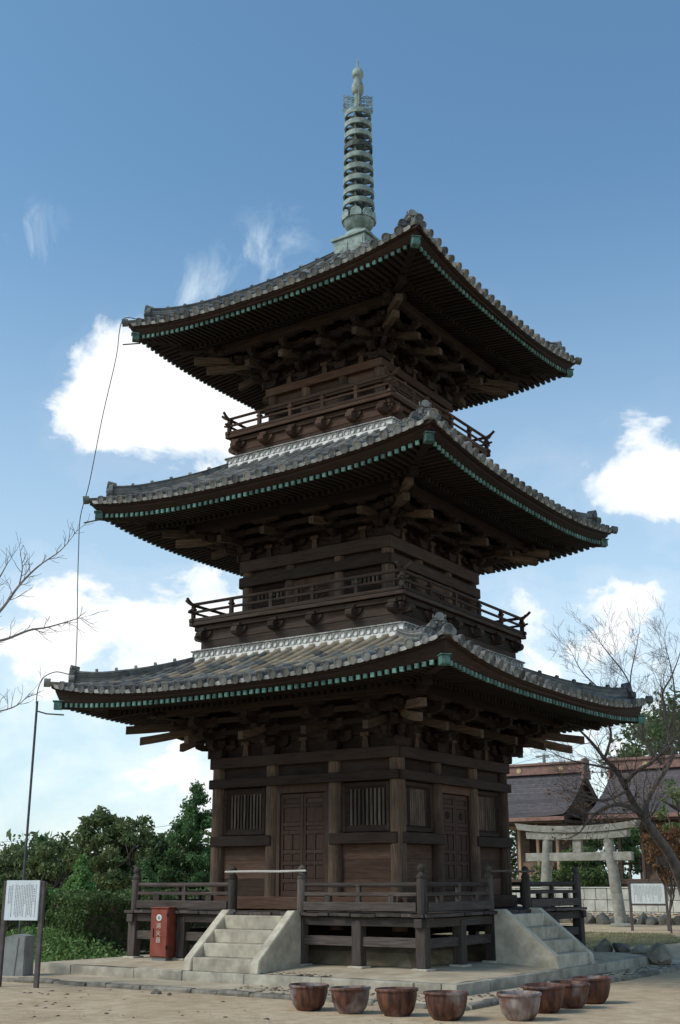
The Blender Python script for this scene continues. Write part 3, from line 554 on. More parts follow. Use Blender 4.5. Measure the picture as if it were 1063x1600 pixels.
# ---- roofs
def make_roof(se, ze, lt, st, zt, conc, dc, zc, lc, b, zb, ci, npitch, tail_d, tail_z, indiv, pw=3.0, top=False):
    def tt(d): return min(1, max(0, (se-d)/(se-st)))
    def surf(u, d):
        t = tt(d); a = min(abs(u)/se, 1.02)
        return ze+(zt-ze)*((1-conc)*t+conc*t*t) + lt*a**pw*(1-t)**1.5
    def P(u, d, h=0): return Vector((u, -d, surf(u, d)+h))
    def zcap(u): return zc+lc*min(1, abs(u)/dc)**3.0
    # tiled surface: overlapping courses of pan tiles
    m = MB(); nd = max(6, int((se-st)/0.21)); nu = 48
    for k in range(4):
        for i in range(nd):
            d0 = se-0.02-(se-st)*i/nd; d1 = se-0.02-(se-st)*(i+1)/nd
            row = []
            for j in range(nu+1):
                f_ = -1+2*j/nu
                row.append(((f_*d0, d0, 0.022), (f_*d1, d1, 0.0)))
            vv = []; ff = []
            for a, bb in row: vv += [P(*a[:2], a[2]), P(*bb[:2], bb[2]), P(*a[:2], -0.012)]
            for j in range(nu): q = 3*j; ff += [(q, q+3, q+4, q+1), (q, q+2, q+5, q+3)]
            m.add(vv, ff, None, RZ(k))
    roof = obj('roof', m.mesh('roof'), 'tile', pagoda)
    # barrel tiles
    pitch = 2*se/npitch; us = [(-se+pitch*(i+.5)) for i in range(npitch)]
    rr = pitch*0.30; TL = 0.285
    def half_barrel(r0, r1, ln, nseg=7):
        q = MB(); v = []; f = []
        for x, r_ in ((0, r0), (ln, r1)):
            for j in range(nseg+1):
                a = math.pi*j/nseg; v.append((x, r_*math.cos(a)*1.0, r_*math.sin(a)))
        for j in range(nseg): f.append((j, j+1, nseg+2+j, nseg+1+j))
        f.append(tuple(range(nseg+1))); f.append(tuple(range(2*nseg+1, nseg, -1)))
        q.add(v, f); return q
    bt = half_barrel(rr*1.04, rr*0.93, TL+.02); btm = smesh(bt, 50)
    btm.materials.append(MT['tile']); btm2 = smesh(bt, 50); btm2.materials.append(MT['tile_tan'])
    # eave tile with its round end disc
    et = half_barrel(rr*1.04, rr*.95, TL+.03)
    dr = rr*1.05; prof = [(0, -0.026), (dr*.62, -0.026), (dr*.66, -0.032), (dr*.80, -0.032), (dr*.82, -0.040), (dr, -0.040), (dr, 0.02)]
    et.lathe([(r_, z) for r_, z in prof], 16, M=Matrix.Translation((0, 0, rr*.18)) @ Matrix.Rotation(R(90), 4, 'Y'))
    etm = smesh(et, 35); etm.materials.append(MT['tile'])
    # eave pan tile: hanging crescent lip
    pt = MB(); hw = pitch*.5-rr*.72
    arc = [(hw*math.cos(a)*1.25, -0.028-0.035*math.sin(a)) for a in [math.pi*i/6 for i in range(7)]]
    pt.prism([(y, z) for y, z in arc]+[(-hw*1.25, 0.012), (hw*1.25, 0.012)], -0.03, 0.01, 'x'); pt.box(0.0, 0.25, -hw*1.2, hw*1.2, -0.02, 0.006)
    ptm = pt.mesh('m'); ptm.materials.append(MT['tile_pale'])
    rest = MB()
    for k in range(4):
        K = RZ(k)
        for i, u in enumerate(us):
            d = se; j = 0; side = Vector((1, 0, (surf(u+.05, se)-surf(u-.05, se))/0.1)).normalized()
            while d-0.12 > max(st+0.02, abs(u)+0.10):
                dn = max(d-TL*0.94, max(st, abs(u)+0.04))
                p0 = P(u, d, 0.012+0.004*(j > 0)); p1 = P(u, dn, 0.012); ln = (p1-p0).length
                Mx = K @ frame(p0, p1, side*-1) 
                if j == 0:
                    if k < 2:
                        obj('eave_tile', etm, None, roof, M=Mx @ Matrix.Translation((random.uniform(-.018, .012), 0, random.uniform(-.006, .006))) @ Matrix.Rotation(R(random.uniform(-2, 2)), 4, 'Z') @ Matrix.Rotation(R(random.uniform(-1.5, 1.5)), 4, 'Y'))
                    else: rest.add(et.v, et.f, None, Mx)
                elif k == 0 and indiv:
                    sc_ = Matrix.Diagonal((ln/TL, random.uniform(.97, 1.03), random.uniform(.96, 1.04), 1))
                    tan = random.random() < (0.10+0.75*min(1, j/5.0))*(0.35+0.65*min(1, max(0, (u+3.5)/4)))
                    obj('barrel_tile', btm2 if tan else btm, None, roof, M=Mx @ Matrix.Rotation(R(random.uniform(-1.2, 1.2)), 4, 'Z') @ sc_)
                else: rest.add(bt.v, bt.f, None, Mx @ Matrix.Diagonal((ln/TL, 1, 1, 1)))
                d = dn; j += 1
            # pan lip between this row and the next
            u3 = u+pitch/2
            if u3 < se-0.08:
                p0 = P(u3, se-0.01, 0.0); p1 = P(u3, se-.25, 0.0); Mx = K @ frame(p0, p1, side*-1)
                if k < 2: obj('pan_tile', ptm, None, roof, M=Mx)
                else: rest.add(pt.v, pt.f, None, Mx)
    tag(obj('barrel_tiles', rest.mesh('m', True, 50), 'tile', roof), kind='stuff')
    # eave boards and fascia under the tiles (one timber run per side)
    ns = 40
    for k in range(4):
        m = MB(); rows = []
        for j in range(ns+1):
            f_ = -1+2*j/ns
            def pt_(d, z): return (f_*d, -d, z)
            uz = surf(f_*se, se); c_ = zcap(f_*dc)
            rows.append([pt_(se-.09, uz-.045), pt_(se-.045, uz-.05), pt_(se-.05, uz-.095), pt_(se-.11, uz-.11), pt_(se-.115, uz-.16), pt_(dc-.02+.02, max(c_+.085, uz-.40)), pt_(dc-.025, c_+.075), pt_(dc-.5, c_+.11)])
        nr = len(rows[0])
        m.add([p for r_ in rows for p in r_], [(j*nr+i, j*nr+i+1, (j+1)*nr+i+1, (j+1)*nr+i) for j in range(ns) for i in range(nr-1)], 0.5)
        obj('eave_board', m, 'fascia', roof, M=RZ(k))
    # soffit and rafters
    dp = b+1.0; slope = 0.31; dk = dc-0.85
    lw_ = lambda d: max(0, (d-dp+.15)/(dc-dp+.15))
    def fz(u, d): return zc + (dc-d)*0.10 + (zcap(u)-zc)*lw_(d)          # underside of flying rafters
    def bz(u, d): return zc - 0.015 + (dk-d)*slope + (zcap(u)-zc)*lw_(d)  # underside of base rafters
    m = MB()
    for k in range(4):
        vv = []; ff = []; nu2 = 30; ds = [dc-.03, dk-.05, dk-.051, dp, b-.1]
        for di, d in enumerate(ds):
            for j in range(nu2+1):
                u = (-1+2*j/nu2)*d; z = (fz(u, d)+.088) if di < 2 else (bz(u, d)+.10); vv.append((u, -d, z))
        for di in range(len(ds)-1):
            for j in range(nu2): q = di*(nu2+1)+j; ff.append((q, q+1, q+nu2+2, q+nu2+1))
        m.add(vv, ff, 0.4, RZ(k))
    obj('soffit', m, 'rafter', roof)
    npr = int(round(2*dc/0.16)); cp = 2*dc/npr
    m = MB(); capm = MB(); capm.cbox(-.043, .043, -.035, .012, -.004, .088, .006); capm_ = capm.mesh('m'); capm_.materials.append(MT['copper'])
    caprest = MB()
    for k in range(4):
        K = RZ(k)
        for i in range(npr):
            u = -dc+cp*(i+.5)
            if abs(u) > dc-.15: continue
            for (d0, d1, fn, hh, ww) in ((dc, max(dk-.1, abs(u)+.02), fz, .088, .04), (dk, max(b, abs(u)+.02), bz, .10, .042)):
                if d1 >= d0-.05: continue
                a, c_ = fn(u, d0), fn(u, d1)
                m.add([(u-ww, -d0, a), (u+ww, -d0, a), (u+ww, -d1, c_), (u-ww, -d1, c_), (u-ww, -d0, a+hh), (u+ww, -d0, a+hh), (u+ww, -d1, c_+hh), (u-ww, -d1, c_+hh)],
                      [(0, 3, 2, 1), (0, 1, 5, 4), (1, 2, 6, 5), (3, 0, 4, 7)], None, K)
            cpos = K @ Matrix.Translation((u, -dc, fz(u, dc)-.002))
            if k == 0 or (k == 1 and not top): obj('rafter_cap', capm_, None, roof, M=cpos)
            else: caprest.add(capm.v, capm.f, None, cpos)
        # board riding on the base-rafter ends
        vv = []; ff = []
        for j in range(41):
            u = (-1+2*j/40)*(dk+.02)
            vv += [(u, -dk-.02, bz(u, dk)+.10), (u, -dk-.02, bz(u, dk)+.17), (u, -dk+.08, bz(u, dk)+.17), (u, -dk+.08, bz(u, dk)+.10)]
        for j in range(40):
            for q in range(4): r_ = (q+1) % 4; ff.append((4*j+q, 4*j+r_, 4*j+4+r_, 4*j+4+q))
        m.add(vv, ff, 0.5, K)
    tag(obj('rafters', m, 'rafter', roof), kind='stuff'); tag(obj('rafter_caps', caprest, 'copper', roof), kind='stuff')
    # hip rafters with copper-clad ends
    s2 = math.sqrt(2)
    for k in range(4):
        m = MB(); e = dc*s2+.10; cz = zcap(dc)
        def hb(d0, z0, d1, z1, hh, ww): m.add([(d0, -ww, z0), (d0, ww, z0), (d1, ww, z1), (d1, -ww, z1), (d0, -ww, z0+hh), (d0, ww, z0+hh), (d1, ww, z1+hh), (d1, -ww, z1+hh)], [(0, 3, 2, 1), (4, 5, 6, 7), (0, 1, 5, 4), (1, 2, 6, 5), (2, 3, 7, 6), (3, 0, 4, 7)])
        hb(e, cz-.05, dk*s2-.2, bz(dk, dk)+.1, .16, .085); hb(dk*s2+.12, bz(dk, dk)-.10, b*s2-.1, bz(b, b)-.05, .20, .085)
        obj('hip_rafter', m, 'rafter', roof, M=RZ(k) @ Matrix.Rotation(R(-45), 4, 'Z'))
        m = MB(); m.cbox(e-.16, e+.03, -.088, .088, cz-.06, cz+.11, .012).cbox(e-.20, e+.06, -.105, .105, cz+.11, cz+.135, .008)
        obj('hip_rafter_cap', m, 'copper', roof, M=RZ(k) @ Matrix.Rotation(R(-45), 4, 'Z'))
    # purlin ring carried by the brackets
    zp = bz(0, dp)-.005
    for k in range(4):
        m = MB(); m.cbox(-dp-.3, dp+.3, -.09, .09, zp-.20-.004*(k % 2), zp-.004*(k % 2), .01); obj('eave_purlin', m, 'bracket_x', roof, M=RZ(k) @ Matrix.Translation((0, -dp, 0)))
    # brackets
    H = zp-.20-zb; step = 0.333
    bm_ = bracket_mesh(H, step).mesh('m')
    tm = tail_mesh(b, zb, zp, tail_d, tail_z).mesh('m')
    for k in range(4):
        K = RZ(k)
        for u in (-b+.06, -ci, ci, b-.06):
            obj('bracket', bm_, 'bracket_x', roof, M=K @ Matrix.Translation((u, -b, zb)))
        for u in (-b+.02, -ci, ci, b-.02): obj('tail_rafter', tm, 'nose', roof, M=K @ Matrix.Translation((u, 0, 0)))
        # diagonal corner brackets and two stacked diagonal tails
        Kd = K @ Matrix.Rotation(R(45), 4, 'Z')
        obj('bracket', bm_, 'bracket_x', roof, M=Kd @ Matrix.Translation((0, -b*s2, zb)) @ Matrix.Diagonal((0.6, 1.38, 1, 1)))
        for dd, zz in (((tail_d+.10)*s2, tail_z+.04), ((tail_d+.33)*s2, tail_z+.28)):
            obj('corner_tail_rafter', tail_mesh(b*s2, zb, zp+.12, dd, zz, .15).mesh('m'), 'nose', roof, M=Kd)
        # short posts in the bays, wall boards between the brackets, beams through the bracket tiers
        for u in (-(b+ci)/2, 0, (b+ci)/2):
            m = MB(); m.prism([(-.085, 0), (.085, 0), (.055, .26), (-.055, .26)], -.03, .03, 'y'); m.cbox(-.11, .11, -.06, .06, .26, .34, .008)
            obj('strut', m, 'nose', roof, M=K @ Matrix.Translation((u, -b+.0, zb)))
        m = MB()
        for i in range(4):
            a = zb+.02+i*(H+.2)/4; m.cbox(-b, b, -.02, .02, a, a+(H+.2)/4-.012, .005)
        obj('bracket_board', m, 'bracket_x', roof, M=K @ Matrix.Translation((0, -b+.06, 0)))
        for i in (1, 2):
            d = b+step*i; z = zb+.17+(H-.22)/3*(i+.55)-.05
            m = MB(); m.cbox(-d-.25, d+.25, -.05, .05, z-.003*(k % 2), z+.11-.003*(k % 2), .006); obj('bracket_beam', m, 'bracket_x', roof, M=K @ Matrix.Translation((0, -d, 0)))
    # hip ridges of stacked flat tiles with round caps and a demon-face end tile
    for k in range(4):
        Kd = RZ(k) @ Matrix.Rotation(R(-45), 4, 'Z')
        d_end = se-0.42; n = 14
        path = []
        for i in range(n+1):
            d = st+(d_end-st)*i/n; t = i/n
            path.append(Vector((d*s2, 0, surf(d, d)+.02+0.07*max(0, t-.6)**2*6)))
        m = MB(); lay = 6; hl = 0.047
        for q in range(lay):
            ww = 0.15-0.008*q+(0.012 if q % 2 else 0)
            vv = []
            for i, p in enumerate(path):
                g_ = 0.55+0.45*min(1, i/n*1.6)
                ext = 0.02*q*(i == n)
                z0 = p.z-.03+q*hl*g_; vv += [(p.x+ext, -ww, z0+.006), (p.x+ext, ww, z0+.006), (p.x+ext, ww, z0+hl*g_), (p.x+ext, -ww, z0+hl*g_)]
            ff = [(4*i+a, 4*i+4+a, 4*i+4+(a+1) % 4, 4*i+(a+1) % 4) for i in range(n) for a in range(4)]+[(0, 1, 2, 3), (4*n+3, 4*n+2, 4*n+1, 4*n)]
            m.add(vv, ff)
        obj('hip_ridge', m, 'tile', roof, M=Kd)
        cps = []
        L_ = path[-1].x-path[0].x; nc = max(4, int(L_/0.42))
        cm_ = half_barrel(.088, .080, L_/nc*1.03); cm_.lathe([(.098, -.01), (.104, .0), (.104, .05), (.09, .055)], 12, M=Matrix.Rotation(R(90), 4, 'Y')); cmm = smesh(cm_, 40)
        def pz(x):
            t = (x-path[0].x)/L_*n; i = min(n-1, int(t)); z = path[i].z+(path[i+1].z-path[i].z)*(t-i)
            return z-.03+lay*hl*(0.55+0.45*min(1, (t/n)*1.6))
        for i in range(nc):
            x1 = path[-1].x-L_*i/nc; x0 = path[-1].x-L_*(i+1)/nc
            p0, p1 = Vector((x1, 0, pz(x1)-.02)), Vector((x0, 0, pz(x0)-.02))
            obj('ridge_cap_tile', cmm, 'tile', roof, M=Kd @ frame(p0, p1, Vector((0, 1, 0))))
        # end tile
        m = MB(); zo = path[-1].z-.06; xo = path[-1].x+.05
        arch = [(-.20, 0), (.20, 0), (.205, .10)]+[(.185*math.cos(a), .19+.19*math.sin(a)) for a in [math.pi*i/10 for i in range(11)]]+[(-.205, .10)]
        m.prism(arch, -.045, .045, 'x', M=Matrix.Translation((xo, 0, zo)))
        inner = [(a*.82, .03+z*.86) for a, z in arch]; m.prism(inner, .045, .062, 'x', M=Matrix.Translation((xo, 0, zo)))
        def ball(y, z, r_, x=.07, sy=1, sz=1): 
            m.lathe([(0, -r_), (r_*.5, -r_*.87), (r_*.87, -r_*.5), (r_, 0), (r_*.87, r_*.5), (r_*.5, r_*.87), (0, r_)], 10, M=Matrix.Translation((xo+x, y, zo+z)) @ Matrix.Diagonal((.6, sy, sz, 1)))
        for s in (-1, 1):
            ball(s*.065, .25, .042, .075); ball(s*.065, .25, .020, .10); ball(s*.07, .305, .05, .07, 1.2, .45); ball(s*.10, .17, .05); ball(s*.115, .375, .03, .05, .6, 1.6)
            ball(s*.05, .09, .022, .09, .7, 1.5)
            m.lathe([(0, -.06), (.06, -.06), (.065, -.068), (.085, -.068), (.09, -.06), (.09, .06), (0, .06)], 16, M=Matrix.Translation((xo+.03, s*.225, zo+.10)) @ Matrix.Rotation(R(-90), 4, 'Y'))
        ball(0, .19, .045, .09); ball(0, .125, .06, .07, 1.5, .55); ball(0, .045, .05, .06, 1.6, .5); ball(0, .36, .04, .06, 1.3, .8)
        m.tube([(xo-.12, 0, zo+.34), (xo+.09, 0, zo+.375)], [.075, .085], 14)
        obj('ridge_end_tile', smesh(m, 40), 'tile', roof, M=Kd)
        # corner eave tile pointing out along the hip
        p1 = Vector(((se-.45)*s2, 0, surf(se-.45, se-.45)+.06)); p0 = Vector(((se+.005)*s2, 0, surf(se, se)+.045))
        m = MB(); m.add(et.v, et.f); cmx = Kd @ frame(p0, p1, Vector((0, 1, 0))) @ Matrix.Diagonal(((p1-p0).length/TL, 1, 1, 1)); obj('corner_tile', smesh(m, 35), 'tile', roof, M=cmx)
        m = MB(); p = Vector(((se+.01)*s2, 0, surf(se, se)+.05)); m.lathe([(0, .05), (.05, .04), (.075, .0), (.09, -.03), (.07, -.05), (0, -.05)], 12, M=Matrix.Translation(p) @ Matrix.Rotation(R(80), 4, 'Y'))
        obj('corner_boss', smesh(m, 60), 'tile', roof, M=Kd)
    # plastered band with ring tiles where the roof meets the storey above
    if not top:
        for k in range(4):
            K = RZ(k); hb_ = .165
            m = MB(); m.box(-st-.02, st+.02, -.03, .10, 0, hb_); m.box(-st-.05, st+.05, -.06, .12, -.03, 0.0)
            band = obj('plaster_band', m, 'plaster', roof, M=K @ Matrix.Translation((0, -st+.004*(k % 2), zt+.095)))
            # capping tiles
            x = -st-.04
            m0 = MB(); m0.cbox(0, .30, -.085, .10, 0, .028, .006); m0 = m0.mesh('m')
            while x < st-.2: obj('band_cap_tile', m0, 'tile_pale', roof, M=K @ Matrix.Translation((x, -st, zt+.095+hb_+random.uniform(0, .004)))); x += .303
            if k < 2:
                rg = MB(); rg.lathe([(.058, 0), (.082, 0), (.082, .028), (.058, .028), (.058, 0)], 16, M=Matrix.Rotation(R(90), 4, 'X')); rg = smesh(rg, 40)
                nr_ = int(2*st/.165)
                for i in range(nr_): obj('ring_tile', rg, 'tile_pale', roof, M=K @ Matrix.Translation((-st+.165*(i+.5), -st-.032, zt+.095+hb_/2)))
                m = MB(); kn = int(2*st/pitch)
                for i in range(kn+1):
                    u = us[0]+pitch*round((-st-us[0])/pitch)+i*pitch
                    m.prism([(u+pitch*.5-.10, 0), (u+pitch*.5+.10, 0), (u+pitch*.5+.06, .085), (u+pitch*.5-.06, .085)], -.10, -.061, 'y')
                obj('plaster_filling', m, 'plaster', roof, M=K @ Matrix.Translation((0, -st, zt)))
    return roof
make_roof(5.15, 5.40, .42, 2.85, 6.39, .22, 4.95, 5.12, .19, B1, 4.21, .83, 33, 3.56, 4.45, True)
make_roof(4.74, 9.86, .36, 2.38, 11.23, .22, 4.50, 9.535, .30, B2, 8.89, .69, 30, 3.12, 9.14, False, 2.6)
make_roof(4.27, 14.56, .42, 0.50, 17.42, .30, 4.055, 14.32, .26, B3, 13.46, .56, 27, 2.70, 13.72, False, 2.6, True)

# ---- balconies of the upper storeys
def balcony(s, zd, sk, zs0, zs1, nb, tone):
    m = MB(); m.box(-s+.03, s-.03, -s+.03, s-.03, zd-.085, zd-.03)
    bal = obj('balcony', m, tone+'_x', pagoda)
    for k in range(4):
        K = RZ(k); e = .003*(k % 2)
        m = MB(); m.cbox(-s-.03, s+.03, -.05, .05, zd-.085-e, zd-e, .008); obj('deck_edge', m, tone+'_x', bal, M=K @ Matrix.Translation((0, -s+.04, 0)))
        m = MB(); m.cbox(-s+.06, s-.06, -.05, .05, zd-.20-e, zd-.09-e, .008); obj('joist_beam', m, tone+'_x', bal, M=K @ Matrix.Translation((0, -s+.14, 0)))
        # skirt boards
        zz = [zs0, zs0+(zs1-zs0)*.5, zs1]
        for a, b_ in zip(zz, zz[1:]):
            m = MB(); m.cbox(-sk, sk, -.03, .03, a+.002, b_-.004, .008); obj('skirt_board', m, tone+'_x', bal, M=K @ Matrix.Translation((0, -sk+.03+random.uniform(-.006, .006), -e)))
        # rounded bracket arms under the deck
        am = MB(); h = .15
        am.prism([(.1, -.05), (-.12, -.05), (-.20, -.03), (-.245, .02), (-.25, .08), (-.21, .13), (.1, .15)], -.085, .085, 'x')
        am.prism([(-.22, .15), (-.22, .10), (-.13, .0), (.13, .0), (.22, .10), (.22, .15)], -.06, .0, 'y'); am.cbox(-.10, .10, -.16, .02, .15, .22, .008); am_ = am.mesh('m')
        for i in range(nb):
            u = -sk+.12+(2*sk-.24)*i/(nb-1); obj('deck_bracket', am_, 'rafter' if i % 3 == 1 else tone+'_x', bal, M=K @ Matrix.Translation((u, -sk, zs1-.22)))
        # railing: three rails, the top one round with upswept ends
        r_ = s-.05; zr = zd
        m = MB(); m.cbox(-r_-.10, r_+.10, -.05, .05, zr+.01-e, zr+.09-e, .008); obj('bottom_rail', m, tone+'_x', bal, M=K @ Matrix.Translation((0, -r_, 0)))
        m = MB(); L_ = r_
        ptsm = [(-L_-.16, 0, .03), (-L_-.08, 0, .01), (-L_, 0, 0), (0, 0, 0), (L_, 0, 0), (L_+.08, 0, .01), (L_+.16, 0, .03)]
        m.tube(ptsm, [.028, .03, .032, .032, .032, .03, .028], 6); obj('middle_rail', smesh(m), tone+'_x', bal, M=K @ Matrix.Translation((0, -r_, zr+.25-e*4)))
        m = MB(); ptsm = [(-L_-.24, 0, .13), (-L_-.16, 0, .065), (-L_-.08, 0, .02), (-L_, 0, 0), (0, 0, -.004), (L_, 0, 0), (L_+.08, 0, .02), (L_+.16, 0, .065), (L_+.24, 0, .13)]
        m.tube(ptsm, [.034, .036, .038, .038, .038, .038, .038, .036, .034], 8); obj('top_rail', smesh(m), tone+'_x', bal, M=K @ Matrix.Translation((0, -r_, zr+.44-e*6)))
        pm = MB(); pm.cbox(-.045, .045, -.04, .04, zr+.02, zr+.415, .006).cbox(-.065, .065, -.055, .055, zr+.30, zr+.34, .006); pm = pm.mesh('m')
        for i in range(nb):
            u = -r_+2*r_*i/(nb-1)
            if i == nb-1: continue
            obj('rail_post', pm, tone+'_z', bal, M=K @ Matrix.Translation((u, -r_, 0)))
balcony(2.93, 7.355, 2.74, 6.62, 7.20, 6, 'bwood')
balcony(2.42, 12.14, 2.26, 11.45, 11.99, 6, 'rwood')

# ---- bronze spire
m = MB(); m.lathe([(0, 18.0), (.16, 18.0), (.16, 18.7), (.10, 18.9), (.09, 22.0), (.11, 22.25), (.11, 22.72), (0, 22.72)], 18)
spire = obj('spire', smesh(m), 'bronze', pagoda)
m = MB(); m.cbox(-.50, .50, -.50, .50, 17.30, 17.90, .015).cbox(-.55, .55, -.55, .55, 17.90, 17.98, .012)
for k in range(4):
    for u in (-.24, .24):
        m.cbox(u-.20, u+.20, -.515, -.50, 17.42, 17.80, .006, M=RZ(k)); m.lathe([(0, .02), (.08, .014), (.12, 0)], 14, M=RZ(k) @ Matrix.Translation((u, -.512, 17.61)) @ Matrix.Rotation(R(90), 4, 'X'))
obj('spire_base', m, 'bronze', spire)
m = MB(); m.lathe([(.46, 17.98), (.45, 18.06), (.40, 18.16), (.30, 18.24), (.25, 18.27), (.27, 18.30), (.24, 18.33)], 28); obj('inverted_bowl', smesh(m), 'bronze', spire)
# lotus bowl of eight petals with openings
m = MB(); m.lathe([(.20, 18.30), (.27, 18.32), (.36, 18.42), (.42, 18.54), (.43, 18.62), (.40, 18.62), (.35, 18.48), (.2, 18.36)], 32); lb = obj('lotus_bowl', smesh(m, 60), 'bronze', spire)
for i in range(8):
    K = Matrix.Rotation(R(45*i+22), 4, 'Z'); m = MB()
    rim = [(-.15, 18.58), (-.155, 18.70), (-.10, 18.80), (0, 18.85), (.10, 18.80), (.155, 18.70), (.15, 18.58)]
    m.prism(rim, -.455, -.425, 'y', M=K @ Matrix.Rotation(R(0), 4, 'X'))
    obj('petal', m, 'bronze', lb)
    m = MB(); m.lathe([(0, .012), (.035, .012), (.055, 0)], 10, M=K @ Matrix.Rotation(R(22.5), 4, 'Z') @ Matrix.Translation((0, -.425, 18.60)) @ Matrix.Rotation(R(90), 4, 'X')); obj('petal_hole', m, 'bronze_dark', lb)
for i in range(9):
    z = 19.08+i*.362; r_ = .435-.0075*i
    m = MB(); m.lathe([(r_, -.075), (r_, .075), (r_-.05, .075), (r_-.05, -.075), (r_, -.075)], 36)
    hub = MB(); hub.lathe([(r_-.053, -.073), (r_-.053, .073)], 36)
    for a in range(4):
        hub.box(.10, r_-.03, -.022, .022, -.045, .045, M=Matrix.Rotation(R(90*a+20), 4, 'Z'))
    hub.lathe([(.085, -.12), (.125, -.08), (.13, 0), (.125, .08), (.085, .12)], 16)
    o = obj('spire_ring', smesh(m, 40), 'bronze_dark' if i == 5 else 'bronze', spire, loc=(0, 0, z))
    obj('ring_hub', smesh(hub, 40), 'bronze_dark', spire, loc=(0, 0, z))  # dark lining, spokes and hub: shade inside the ring put into the colour
    if i == 5: o['label'] = 'blackened ring of the spire'
# flame finial: four pierced plates
for k in range(4):
    K = Matrix.Rotation(R(90*k+38), 4, 'Z'); m = MB(); rd = random.Random(k)
    for i in range(5):
        z = 22.14+i*.115
        for j in range(3):
            x = .16+j*.105; a = rd.uniform(-.02, .02)
            m.lathe([(.030, -.008), (.052, -.008), (.052, .008), (.030, .008), (.030, -.008)], 8, M=K @ Matrix.Translation((x+a, 0, z+rd.uniform(-.02, .02)+.03*(j % 2))) @ Matrix.Rotation(R(90), 4, 'X'))
        m.prism([(.36, z-.05), (.42+rd.uniform(0, .03), z+.07), (.37, z+.04)], -.008, .008, 'y', M=K)
        m.box(.10, .38, -.006, .006, z-.012, z+.012, M=K)
    obj('flame_plate', m, 'bronze', spire)
m = MB(); m.lathe([(.11, 22.70), (.15, 22.74), (.17, 22.80), (.17, 22.98), (.15, 23.06), (.11, 23.12), (.12, 23.18), (.11, 23.26), (.14, 23.28), (.16, 23.34), (.165, 23.42), (.14, 23.52), (.08, 23.58), (.035, 23.64), (.02, 23.85), (.0, 24.02)], 22); obj('jewel', smesh(m, 50), 'bronze', spire)

# ================================================================== STONE STAIRS
def stairs(k, label):
    K = RZ(k); t = thing('stone_staircase', label, 'stairs', K @ Vector((0, -4.4, -0.09)), R(90)*k, 'stone stairs of the pagoda')
    T = Matrix.Translation((0, 4.4, 0.09))
    for s in (-1, 1):
        m = MB(); x0 = s*.92; x1 = s*.72
        m.prism([(-3.70, -.09), (-3.70, 1.00), (-3.92, 1.00), (-5.02, .13), (-5.06, -.09)][::1], min(x0, x1), max(x0, x1), 'x')
        bm = bmesh.new(); me0 = m.mesh('m'); bm.from_mesh(me0); bmesh.ops.bevel(bm, geom=bm.edges[:], offset=.014, segments=2, affect='EDGES'); bm.to_mesh(me0); bm.free()
        obj('cheek_wall', me0, 'granite', t, M=T)
    for i in range(4):
        d0 = 5.00-.31*i; z1 = -.09+.245*(i+1)-.0
        if i == 3: z1 = .90
        m = MB(); m.cbox(-.72, .72, -d0, -3.70, -.09 if i == 0 else -.09+.245*i, z1, .012); obj('step', m, 'granite', t, M=T)
stairs(0, 'pale granite stairs beside the red extinguisher box on the sunlit side')
stairs(1, 'granite stairs on the shaded side, behind the row of brown bowls')
# pale poles barring the stairs
for k, lab in ((0, 'pale pole laid across the posts above the stairs near the red box'), (1, 'grey pole laid across the posts above the right-hand stairs')):
    m = MB(); m.tube([(-1.0, 0, 0), (-.3, 0, .006), (.4, 0, 0.0), (1.05, 0, .012)], [.022, .024, .023, .021], 8)
    K = RZ(k); tag(obj('barrier_pole', smesh(m), 'pale_pole' if k == 0 else 'lattice', None, M=K @ Matrix.Translation((0, -3.735, 1.735))), lab, 'pole', 'poles barring the stairs')

# ================================================================== FIRE EXTINGUISHER BOX
t = thing('extinguisher_box', 'faded red extinguisher box standing against the veranda stilts', 'extinguisher box', (-2.52, -3.98, -.012), R(10))
m = MB(); m.cbox(-.21, .21, -.02, .34, .06, 1.02, .012); obj('body', m, 'red', t)
m = MB(); m.cbox(-.20, .20, -.045, -.022, .08, 1.00, .008); obj('door', m, 'red', t)
m = MB(); m.cbox(-.22, .22, -.05, .35, 1.022, 1.045, .006); obj('lid', m, 'red', t)
m = MB(); m.cbox(-.17, .17, .0, .30, -.02, .058, .006); obj('plinth', m, 'concrete', t)
for z in (.22, .86):
    m = MB(); m.cbox(.185, .215, -.052, -.02, z, z+.07, .004); obj('hinge', m, 'rafter', t)
m = MB(); m.box(-.135, -.11, -.052, -.046, .45, .63); obj('handle_slot', m, 'rafter', t)
m = MB(); m.lathe([(0, .006), (.062, .006), (.066, 0)], 24, M=Matrix.Translation((0, -.046, .84)) @ Matrix.Rotation(R(90), 4, 'X')); obj('badge', m, 'white', t)
m = MB(); m.lathe([(0, .004), (.032, .004), (.036, 0)], 16, M=Matrix.Translation((0, -.0525, .84)) @ Matrix.Rotation(R(90), 4, 'X')); obj('badge_centre', m, MT['bronze'], t)
def text_mesh(body, size):
    c = bpy.data.curves.new('t', 'FONT'); c.body = body; c.size = size; c.align_x = 'CENTER'; c.extrude = .001
    o = bpy.data.objects.new('t', c); COL.objects.link(o); dg = bpy.context.evaluated_depsgraph_get()
    me = bpy.data.meshes.new_from_object(o.evaluated_get(dg)); bpy.data.objects.remove(o); bpy.data.curves.remove(c); me.materials.clear(); return me
for ch, z in (('消', .64), ('火', .50), ('器', .36)):
    obj('lettering', text_mesh(ch, .115), 'letter', t, loc=(-.005, -.048, z), rot=(R(90), 0, 0))

